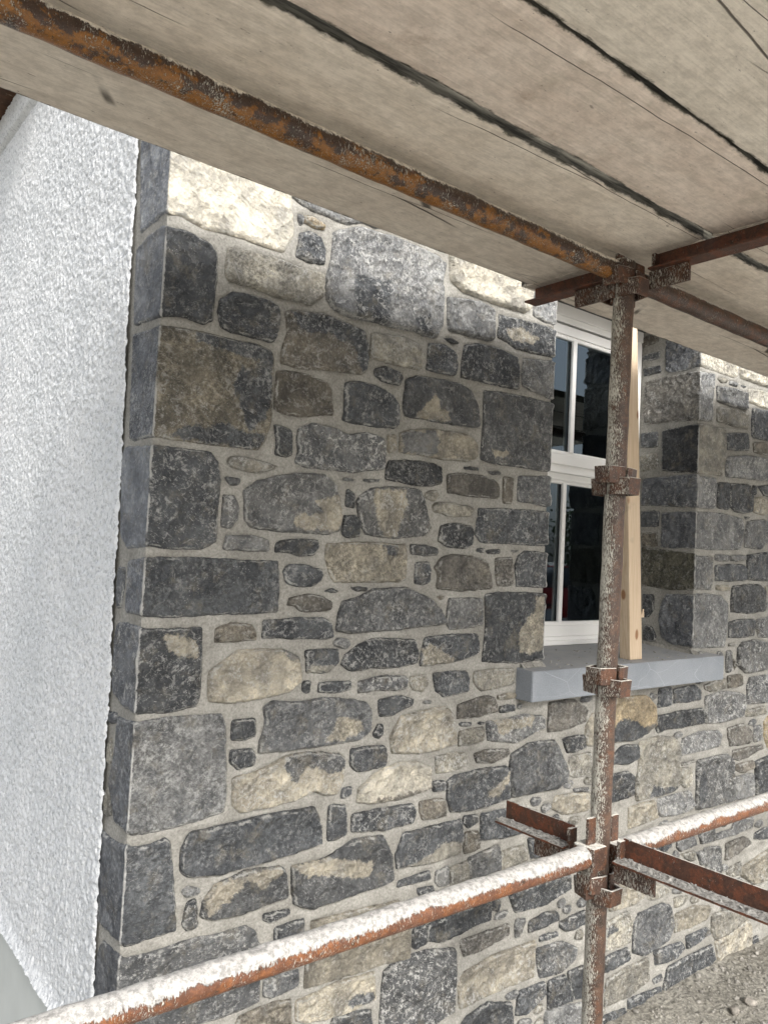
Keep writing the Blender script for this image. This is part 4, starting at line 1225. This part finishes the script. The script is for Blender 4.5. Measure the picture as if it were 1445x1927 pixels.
rgl = random.Random(11)
def crust(amp):
    ph = [(rgl.uniform(30, 160), rgl.uniform(0, 6), rgl.uniform(1, 6)) for _ in range(9)]
    def f(t, a, up):
        s_ = sum(math.sin(t*k_+p_+a*m_) for k_, p_, m_ in ph)/9
        return max(0.0, up+0.15)*amp*(1.0+1.6*s_)
    return f
def ledger(name, a, b, mat, label, amp, ends):
    mid = Vector(a)
    root = empty(name, mid, label=label, cat='scaffold tube', group='ledger tubes of the scaffold')
    A, B = Vector((0, 0, 0)), Vector(b)-mid
    L = (B-A).length
    bmobj('tube', tube_bm(A, B, 0.0243, 40, max(20, int(L/0.006)) if amp else 80, True, None, crust(amp) if amp else lumpf), mat, root, True)
    for e, s_ in ends:     # fork plate and wedge where it meets the standard
        p = A if e == 0 else B
        bm = bmesh.new()
        x0_, x1_ = (p.x-0.045, p.x+0.006) if s_ > 0 else (p.x-0.006, p.x+0.045)
        box(bm, min(x0_, x1_), max(x0_, x1_), p.y-0.030, p.y+0.030, p.z-0.027, p.z+0.027, 0.004)
        box(bm, min(x0_, x1_)+0.012, max(x0_, x1_)-0.012, p.y-0.014, p.y+0.014, p.z-0.075, p.z+0.014, 0.002)
        bmobj('fork', bm, M_CUP, root)
        bm = bmesh.new()
        xc = (x0_+x1_)/2
        box(bm, xc-0.014, xc+0.014, p.y-0.004, p.y+0.004, p.z-0.10, p.z+(0.088 if p.z+mid.z < 1.5 else 0.045), 0.001)
        bmobj('wedge', bm, M_CUP, root)
    return root
YU, ZU = -0.528, 2.196
ledger('ledger', (-1.15, YU, ZU+0.006), (0.896, YU, ZU), M_UPTUBE, 'orange and black rusty tube slung under the platform boards, left of the upright pole', 0.0, [(1, -1)])
ledger('ledger', (0.965, YU-0.004, ZU-0.004), (3.4, YU-0.004, ZU-0.012), M_UPTUBE2, 'dark brown tube under the platform boards, right of the upright pole', 0.0, [(0, 1)])
ledger('ledger', (-1.15, -0.497, 0.806), (0.905, -0.497, 0.808), M_LOTUBE, 'low orange rusty tube thick with white lime, running to the lower left', 0.0014, [(1, -1)])
ledger('ledger', (1.035, -0.497, 0.800), (3.4, -0.500, 0.792), M_LOTUBE, 'low lime covered tube crossing the stonework to the right of the pole', 0.0014, [(0, 1)])

def transom(x, y0, y1, z0, label, debris, block, group='angle iron transoms'):
    """angle iron: web up at x, flange towards -X at z0; y0<y1"""
    root = empty('transom', (x, y0, z0), label=label, cat='scaffold transom', group=group)
    L = y1-y0
    bm = bmesh.new()
    box(bm, -0.0025, 0.0025, 0, L, 0.0, 0.050, 0.0008)
    bmobj('web', bm, M_TRANS, root)
    bm = bmesh.new()
    box(bm, -0.045, -0.0027, 0.0, L, 0.0, 0.005, 0.0008)
    bmobj('flange', bm, M_TRANS, root)
    bm = bmesh.new()
    by = (L-0.10) if block > 0 else -0.005
    box(bm, -0.030, -0.022, by, by+0.105, -0.045, -0.001, 0.001)
    box(bm, -0.022, 0.004, by+(0.095 if block > 0 else 0.0), by+(0.105 if block > 0 else 0.010), -0.045, 0.046, 0.001)
    bmobj('end_block', bm, M_CUP, root)
    if debris:
        rg = random.Random(int(L*1000))
        n, m = int(L/0.004), 10
        V = []; F = []
        for i in range(n+1):
            for j in range(m+1):
                y = L*i/n; xx = -0.044+0.041*j/m
                e = math.sin(math.pi*min(1, max(0, j/m*0.9+0.02)))
                V.append((xx, y, 0.0052+max(0, 0.004*e*(1+0.5*float(vn(y*60, xx*60, 3)))+0.003*float(vn(y*150, xx*150, 5))*e)))
        for i in range(n):
            for j in range(m):
                q = i*(m+1)+j; F.append((q, q+1, q+m+2, q+m+1))
        me = npmesh('mortar_droppings', V, F)
        bm = bmesh.new(); bm.from_mesh(me)
        for i in range(int(L*170)):
            y = rg.uniform(0, L); xx = rg.uniform(-0.042, -0.006) if rg.random() < 0.75 else rg.uniform(-0.004, 0.004)
            zz = 0.009 if xx < -0.005 else 0.050
            s_ = rg.uniform(0.001, 0.0038)
            Mx = Matrix.Translation((xx, y, zz+s_*0.3)) @ Matrix.Rotation(rg.uniform(0, 3), 4, (rg.random(), rg.random(), 1))
            box(bm, -s_, s_, -s_*0.8, s_*0.8, -s_*0.5, s_*0.5, s_*0.35, Mx)
        bmobj('mortar_droppings', bm, M_DEBRIS, root)
    return root
transom(0.985, -1.75, -0.548, 0.803, 'long rusty angle iron with mortar droppings, low on the right of the pole', True, 1)
transom(0.958, -0.425, -0.203, 0.801, 'short rusty angle iron stub with mortar droppings, low between pole and wall', True, -1)
transom(1.005, -1.75, -0.575, 2.205, 'long red brown angle iron under the boards, above right of the pole', False, 1)
transom(0.998, -0.455, -0.195, 2.205, 'short brown angle iron stub under the boards, between pole and wall', False, -1)

# ------------------------------------------------------------------ platform boards
BM = [mat_board('grey_plank', (0.55, 0.49, 0.42), (0.635, 0.58, 0.505), 0.0, 0.0),
      mat_board('grey_plank_second', (0.60, 0.535, 0.455), (0.68, 0.62, 0.54), 3.1, 0.0),
      mat_board('pinkish_plank', (0.62, 0.53, 0.455), (0.70, 0.62, 0.545), 7.7, 0.40),
      mat_board('pale_plank', (0.65, 0.595, 0.515), (0.74, 0.685, 0.60), 12.3, 0.10),
      mat_board('pale_plank_second', (0.60, 0.56, 0.49), (0.69, 0.65, 0.575), 17.9, 0.2),
      mat_board('brownish_plank', (0.55, 0.485, 0.41), (0.64, 0.58, 0.50), 23.0, 0.25)]
def board(x0, x1, ya, yb, z0, mi, label, seed, wav=0.003, sidedark=0.0):
    """ya<yb; underside at z0"""
    root = (x0, (ya+yb)/2, z0)
    L = x1-x0; w = yb-ya; T = 0.038
    n = max(12, int(L/0.012))
    prof = []
    m = 10
    for j in range(m+1): prof.append((-0.5+j/m, 0.0))
    prof += [(0.5, 0.33), (0.5, 0.66)]
    for j in range(m+1): prof.append((0.5-j/m, 1.0))
    prof += [(-0.5, 0.66), (-0.5, 0.33)]
    V = []; E = []
    xs = np.linspace(0, L, n+1)
    ea = fbm(xs*5, xs*0, seed, 5, 0.6)*wav*1.6; eb = fbm(xs*5, xs*0+9, seed+1, 5, 0.6)*wav*1.6
    for i, x in enumerate(xs):
        for (p, q) in prof:
            s_ = p+0.5
            y = -w/2*(1-s_)+w/2*s_ + ea[i]*(1-s_)+eb[i]*s_
            d = min(s_, 1-s_)*w
            rnd = max(0, 1-d/0.006)
            z = q*T
            if q == 0: z += 0.004*rnd**2+0.0012*float(vn(x*9, p*5, seed))
            if q == 1: z -= 0.004*rnd**2
            V.append((x, y, z))
            E.append(1.0 if 0 < q < 1 else (0.50*max(0, 1-d/0.004)+0.16*max(0, 1-d/0.02)))
    k_ = len(prof); F = []
    for i in range(n):
        for j in range(k_):
            a, b = i*k_+j, i*k_+(j+1) % k_
            F.append((a, b, b+k_, a+k_))
    F.append(tuple(range(k_))[::-1]); F.append(tuple(range(n*k_, n*k_+k_)))
    me = npmesh('scaffold_board', V, F)
    at = me.attributes.new('edge', 'FLOAT', 'POINT'); at.data.foreach_set('value', np.array(E, np.float32))
    bm = bmesh.new(); bm.from_mesh(me)
    o = bmobj('scaffold_board', bm, BM[mi], None, False, label=label, cat='plank', group='wooden planks of the overhead platform')
    o.location = root
    return o
ZB = 2.2565
board(-0.64, 0.966, -0.436, -0.194, ZB, 0, 'long grey plank overhead nearest the stone wall, left bay', 1, 0.0012)
board(-0.64, 0.9985, -0.694, -0.447, ZB, 1, 'smooth grey plank overhead behind the orange tube, second from the stone wall', 2, 0.0022)
board(-0.64, 0.9985, -0.938, -0.716, ZB+0.002, 2, 'pinkish brown stained plank overhead, third from the stone wall', 3, 0.0042)
board(-0.64, 0.9985, -1.185, -0.948, ZB, 3, 'pale plank overhead with a knot and a long crack, fourth from the stone wall', 4, 0.0042)
board(-0.64, 0.9985, -1.430, -1.195, ZB, 4, 'pale plank overhead in the top right corner, fifth from the stone wall', 5, 0.004)
board(-0.64, 0.9985, -1.672, -1.440, ZB, 1, 'grey plank overhead behind the camera side, sixth from the stone wall', 6, 0.004)
board(-0.64, 0.9985, -1.900, -1.682, ZB, 0, 'outermost grey plank of the left bay', 7, 0.004)
board(0.968, 3.5, -0.408, -0.168, ZB, 0, 'long grey plank overhead nearest the wall, right of the pole', 8, 0.0012)
board(1.0, 3.5, -0.690, -0.420, ZB, 5, 'brownish plank overhead right of the pole, crossed by the dark brown tube', 9, 0.003)
board(1.0, 3.5, -0.940, -0.712, ZB, 5, 'brownish stained plank in the right bay, third from the wall', 10, 0.004)
board(1.0, 3.5, -1.185, -0.950, ZB, 3, 'pale plank of the right bay, fourth from the wall', 11, 0.004)
board(1.0, 3.5, -1.430, -1.195, ZB, 4, 'pale plank of the right bay, fifth from the wall', 12, 0.004)
board(1.0, 3.5, -1.672, -1.440, ZB, 1, 'grey plank of the right bay, sixth from the wall', 13, 0.004)
board(1.0, 3.5, -1.900, -1.682, ZB, 0, 'outermost grey plank of the right bay', 14, 0.004)

# ------------------------------------------------------------------ ground
def gh(x, y):
    base = -0.098+0.028*np.clip((0.30+y)/0.30, 0, 1)+0.014*np.clip((x-2.2)/1.0, -1, 1)*np.clip(1+y, 0, 1)
    return base+fbm(x*2.2, y*2.2, 41, 4)*0.03+fbm(x*14, y*14, 43, 3)*0.008
xs = np.concatenate([np.arange(-3, 5.5, 0.025)]); ys = np.arange(-4.0, 0.1, 0.025)
Xg, Yg = np.meshgrid(xs, ys)
V = np.stack([Xg.ravel(), Yg.ravel(), gh(Xg, Yg).ravel()], 1)
F = grid_faces(len(xs), len(ys)).tolist()
nb0 = len(V)
ring = [(-400, -400), (400, -400), (400, 400), (-400, 400)]
V = V.tolist()
x0_, x1_, y0_, y1_ = xs[0], xs[-1], ys[0], ys[-1]
# coarse sheet round the detailed patch, 40 mm lower with a shared skirt
me = npmesh('ground', V, F)
for p in me.polygons: p.use_smooth = True
bm = bmesh.new(); bm.from_mesh(me)
for v in bm.verts:
    ex = min(abs(v.co.x-x0_), abs(v.co.x-x1_), abs(v.co.y-y0_))
    if ex < 0.5: v.co.z = v.co.z*(ex/0.5)+(-0.11)*(1-ex/0.5)
def quad(a, b, c, d):
    bm.faces.new([bm.verts.new(p) for p in (a, b, c, d)])
zg = -0.112
quad((-400, -400, zg), (400, -400, zg), (400, y0_, zg), (-400, y0_, zg))
quad((-400, y1_, zg), (400, y1_, zg), (400, 400, zg), (-400, 400, zg))
quad((-400, y0_, zg), (x0_, y0_, zg), (x0_, y1_, zg), (-400, y1_, zg))
quad((x1_, y0_, zg), (400, y0_, zg), (400, y1_, zg), (x1_, y1_, zg))
me2 = bpy.data.meshes.new('ground'); bm.to_mesh(me2); bm.free()
link('ground', me2, M_GROUND, None, True, kind='structure')

M_ROCK = mat_plain('loose_rock', (0.27, 0.25, 0.22), 0.3, 30, 0.004, 0.9)
def rock(x, y, s_, seed, label):
    rg = random.Random(seed)
    bm = bmesh.new()
    bmesh.ops.create_icosphere(bm, subdivisions=3, radius=1)
    pl = [(Vector((rg.gauss(0, 1), rg.gauss(0, 1), rg.gauss(0, 1))).normalized(), rg.uniform(0.55, 0.9)) for _ in range(9)]
    for v in bm.verts:
        for nrm, dd in pl:
            e = v.co.dot(nrm)-dd
            if e > 0: v.co -= nrm*e
        v.co = Vector((v.co.x*s_*1.3, v.co.y*s_, v.co.z*s_*0.75))
    o = bmobj('loose_stone', bm, M_ROCK, None, False, label=label, cat='stone', group='loose stones lying on the ground')
    o.location = (x, y, float(gh(np.array(x), np.array(y)))+s_*0.35)
    o.rotation_euler = (0, 0, rg.uniform(0, 3))

# ------------------------------------------------------------------ small stones by the wall foot
for i, (x, y, s_, lb) in enumerate(((2.20, -0.21, 0.019, 'small pale loose stone at the bottom right corner, left one of the pair'), (2.30, -0.22, 0.022, 'loose stone at the bottom right corner, right one of the pair'))):
    rock(x, y, s_, 60+i, lb)

rg = np.random.default_rng(9)
V = []; F = []
ico = bmesh.new(); bmesh.ops.create_icosphere(ico, subdivisions=1, radius=1)
iv = np.array([v.co[:] for v in ico.verts]); fi = [[v.index for v in f.verts] for f in ico.faces]; ico.free()
for i in range(2600):
    x = rg.uniform(1.6, 4.2); y = -0.02-abs(rg.normal(0, 0.42)); s_ = min(0.012, 0.002+rg.exponential(0.0020))
    q = iv*s_*rg.uniform(0.6, 1.35, 3)*(1+rg.uniform(-.22, .22, (len(iv), 1)))
    a = rg.uniform(0, 6.28); q = np.stack([q[:, 0]*math.cos(a)-q[:, 1]*math.sin(a), q[:, 0]*math.sin(a)+q[:, 1]*math.cos(a), q[:, 2]*0.8], 1)
    q = q+np.array([x, y, float(gh(np.array(x), np.array(y)))+s_*0.25])
    o_ = len(V); V += q.tolist(); F += [[k_+o_ for k_ in f] for f in fi]
link('gravel', npmesh('gravel', V, F), mat_plain('gravel', (0.22, 0.21, 0.19), 0.4, 25, 0.002, 0.92, 0.1), None, False, kind='stuff', label='fine gravel and mortar crumbs scattered on the ground along the wall', cat='gravel')

# ------------------------------------------------------------------ across the yard (car mirrored in the window; trees and house added to block low sky)
M_LEAF = mat_plain('hedge_leaf', (0.055, 0.085, 0.03), 0.4, 3, 0.001, 0.7)
M_BARK = mat_plain('bark', (0.09, 0.07, 0.05), 0.3, 12, 0.004, 0.9)
M_WALLR = mat_plain('painted_render', (0.42, 0.40, 0.36), 0.08, 2, 0.002, 0.9)
M_SLATE = mat_plain('dark_slate', (0.05, 0.052, 0.058), 0.2, 8, 0.003, 0.6)
M_REDP = mat_plain('red_car_paint', (0.32, 0.018, 0.014), 0.03, 4, 0.0001, 0.25, 0.6)
M_CARGL = mat_plain('car_glass', (0.03, 0.035, 0.04), 0.05, 4, 0.0001, 0.08, 0.8)
M_TYRE = mat_plain('tyre_rubber', (0.02, 0.02, 0.02), 0.1, 10, 0.001, 0.85)
M_RIM = mat_plain('grey_wheel_rim', (0.45, 0.45, 0.46), 0.05, 10, 0.0002, 0.35, 0.6)
M_LAMP = mat_plain('lamp_lens', (0.75, 0.75, 0.72), 0.03, 10, 0.0002, 0.15, 0.7)
def leaves(name, boxes, n, seed, parent):
    rg = np.random.default_rng(seed); V = []; F = []
    for i in range(n):
        b = boxes[i % len(boxes)]
        q = rg.normal(size=3); q /= np.linalg.norm(q)
        c = np.array(b[:3])+q*np.array(b[3:])*rg.uniform(0.72, 1.05)
        a = rg.normal(size=3); a /= np.linalg.norm(a); e = np.cross(a, rg.normal(size=3)); e /= np.linalg.norm(e)
        s_ = rg.uniform(0.05, 0.12); k_ = len(V)
        V += [c-a*s_, c+e*s_*0.5, c+a*s_, c-e*s_*0.5]; F.append((k_, k_+1, k_+2, k_+3))
    return link(name, npmesh(name, V, F), M_LEAF, parent)
def sky_block_tree(x, y, h, seed, label):  # trees added to cut the low sky light on the upper wall
    root = empty('sky_block_tree', (x, y, -0.11), label=label, cat='tree', group='trees added along the far side of the yard')
    bmobj('trunk', tube_bm((0, 0, 0), (0.05, 0, h*0.6), 0.13, 12, 4, False), M_BARK, root, True)
    rg = random.Random(seed)
    bl = [(rg.uniform(-.9, .9), rg.uniform(-.5, .5), h*rg.uniform(0.3, 0.8), rg.uniform(.8, 1.3), rg.uniform(.7, 1.1), h*rg.uniform(.16, .28)) for _ in range(9)]
    leaves('crown', bl, 1500, seed, root)
for i, (x, h) in enumerate(((-9, 4.2), (-6.2, 3.6), (-3.5, 4.4), (-0.8, 3.9), (2.0, 4.6), (4.8, 3.8), (7.6, 4.4), (10.4, 4.1), (19.5, 4.3), (22.5, 4.8))):
    sky_block_tree(x, -12.5-0.3*(i % 3), h, 200+i, 'leafy green tree across the yard, one of a row added to block low sky light')
yh = empty('sky_block_house', (13.5, -17, -0.11), label='plain rendered neighbour house with a slate roof added across the yard to block low sky light', cat='house')
bm = bmesh.new(); box(bm, -4.5, 4.5, -3, 3, 0, 2.9); bmobj('wall', bm, M_WALLR, yh)  # house added with the tree row to block low sky light
bm = bmesh.new()
prism(bm, [(-3.3, 2.85), (3.3, 2.85), (0, 4.9)], -4.7, 4.7, 0.0); bmobj('roof', bm, M_SLATE, yh)
for x in (-3, 0.2, 3):
    bm = bmesh.new(); frame_rect(bm, x-0.6, x+0.6, 1.0, 2.2, 0.07, 3.005, 3.06); w_ = bmobj('window', bm, M_UPVC, yh)
    bm = bmesh.new(); box(bm, x-0.53, x+0.53, 3.004, 3.03, 1.07, 2.13); bmobj('pane', bm, M_CARGL, w_)
car = empty('parked_car', (14.8, -10.0, -0.11), rz=R(8), label='red hatchback parked across the yard, mirrored low in the window', cat='car')
bm = bmesh.new()
prf = [(-2.0, .30), (-2.02, .62), (-1.95, .88), (-1.1, .98), (1.75, .98), (1.98, .80), (2.0, .30)]
def loft(prof, w0, w1, mat, name, parent, bev=0.05):
    bm = bmesh.new()
    a = [bm.verts.new((p[0], -w0, p[1])) for p in prof]; b = [bm.verts.new((p[0], w0, p[1])) for p in prof]
    bm.faces.new(a); bm.faces.new(b[::-1])
    for i in range(len(prof)):
        j = (i+1) % len(prof); bm.faces.new((a[i], b[i], b[j], a[j]))
    for v in bm.verts:
        if v.co.z > w1[0]: v.co.y *= w1[1]
    bmesh.ops.recalc_face_normals(bm, faces=bm.faces)
    bmesh.ops.bevel(bm, geom=list(bm.edges), offset=bev, segments=3, affect='EDGES')
    return bmobj(name, bm, mat, parent, True)
loft(prf, 0.84, (0.9, 0.96), M_REDP, 'body', car)
loft([(-1.2, .95), (-0.45, 1.44), (1.25, 1.44), (1.72, .95)], 0.78, (1.3, 0.80), M_CARGL, 'window', car, 0.03)
loft([(-0.45, 1.435), (-0.35, 1.47), (1.15, 1.47), (1.28, 1.435)], 0.62, (1.5, 0.9), M_REDP, 'roof', car, 0.01)
for x in (-1.25, 1.25):
    for s_ in (-1, 1):
        w_ = bmobj('wheel', tube_bm((x, s_*0.66, 0.31), (x, s_*0.86, 0.31), 0.31, 32, 1, True), M_TYRE, car, True)
        bmobj('rim', tube_bm((x, s_*0.80, 0.31), (x, s_*0.868, 0.31), 0.20, 24, 1, True), M_RIM, w_, True)
for s_ in (-0.6, 0.6):
    bm = bmesh.new(); box(bm, -2.04, -1.93, s_-0.16, s_+0.16, 0.66, 0.80, 0.02); bmobj('headlight', bm, M_LAMP, car)
print('done', round(time.time()-T0, 1))
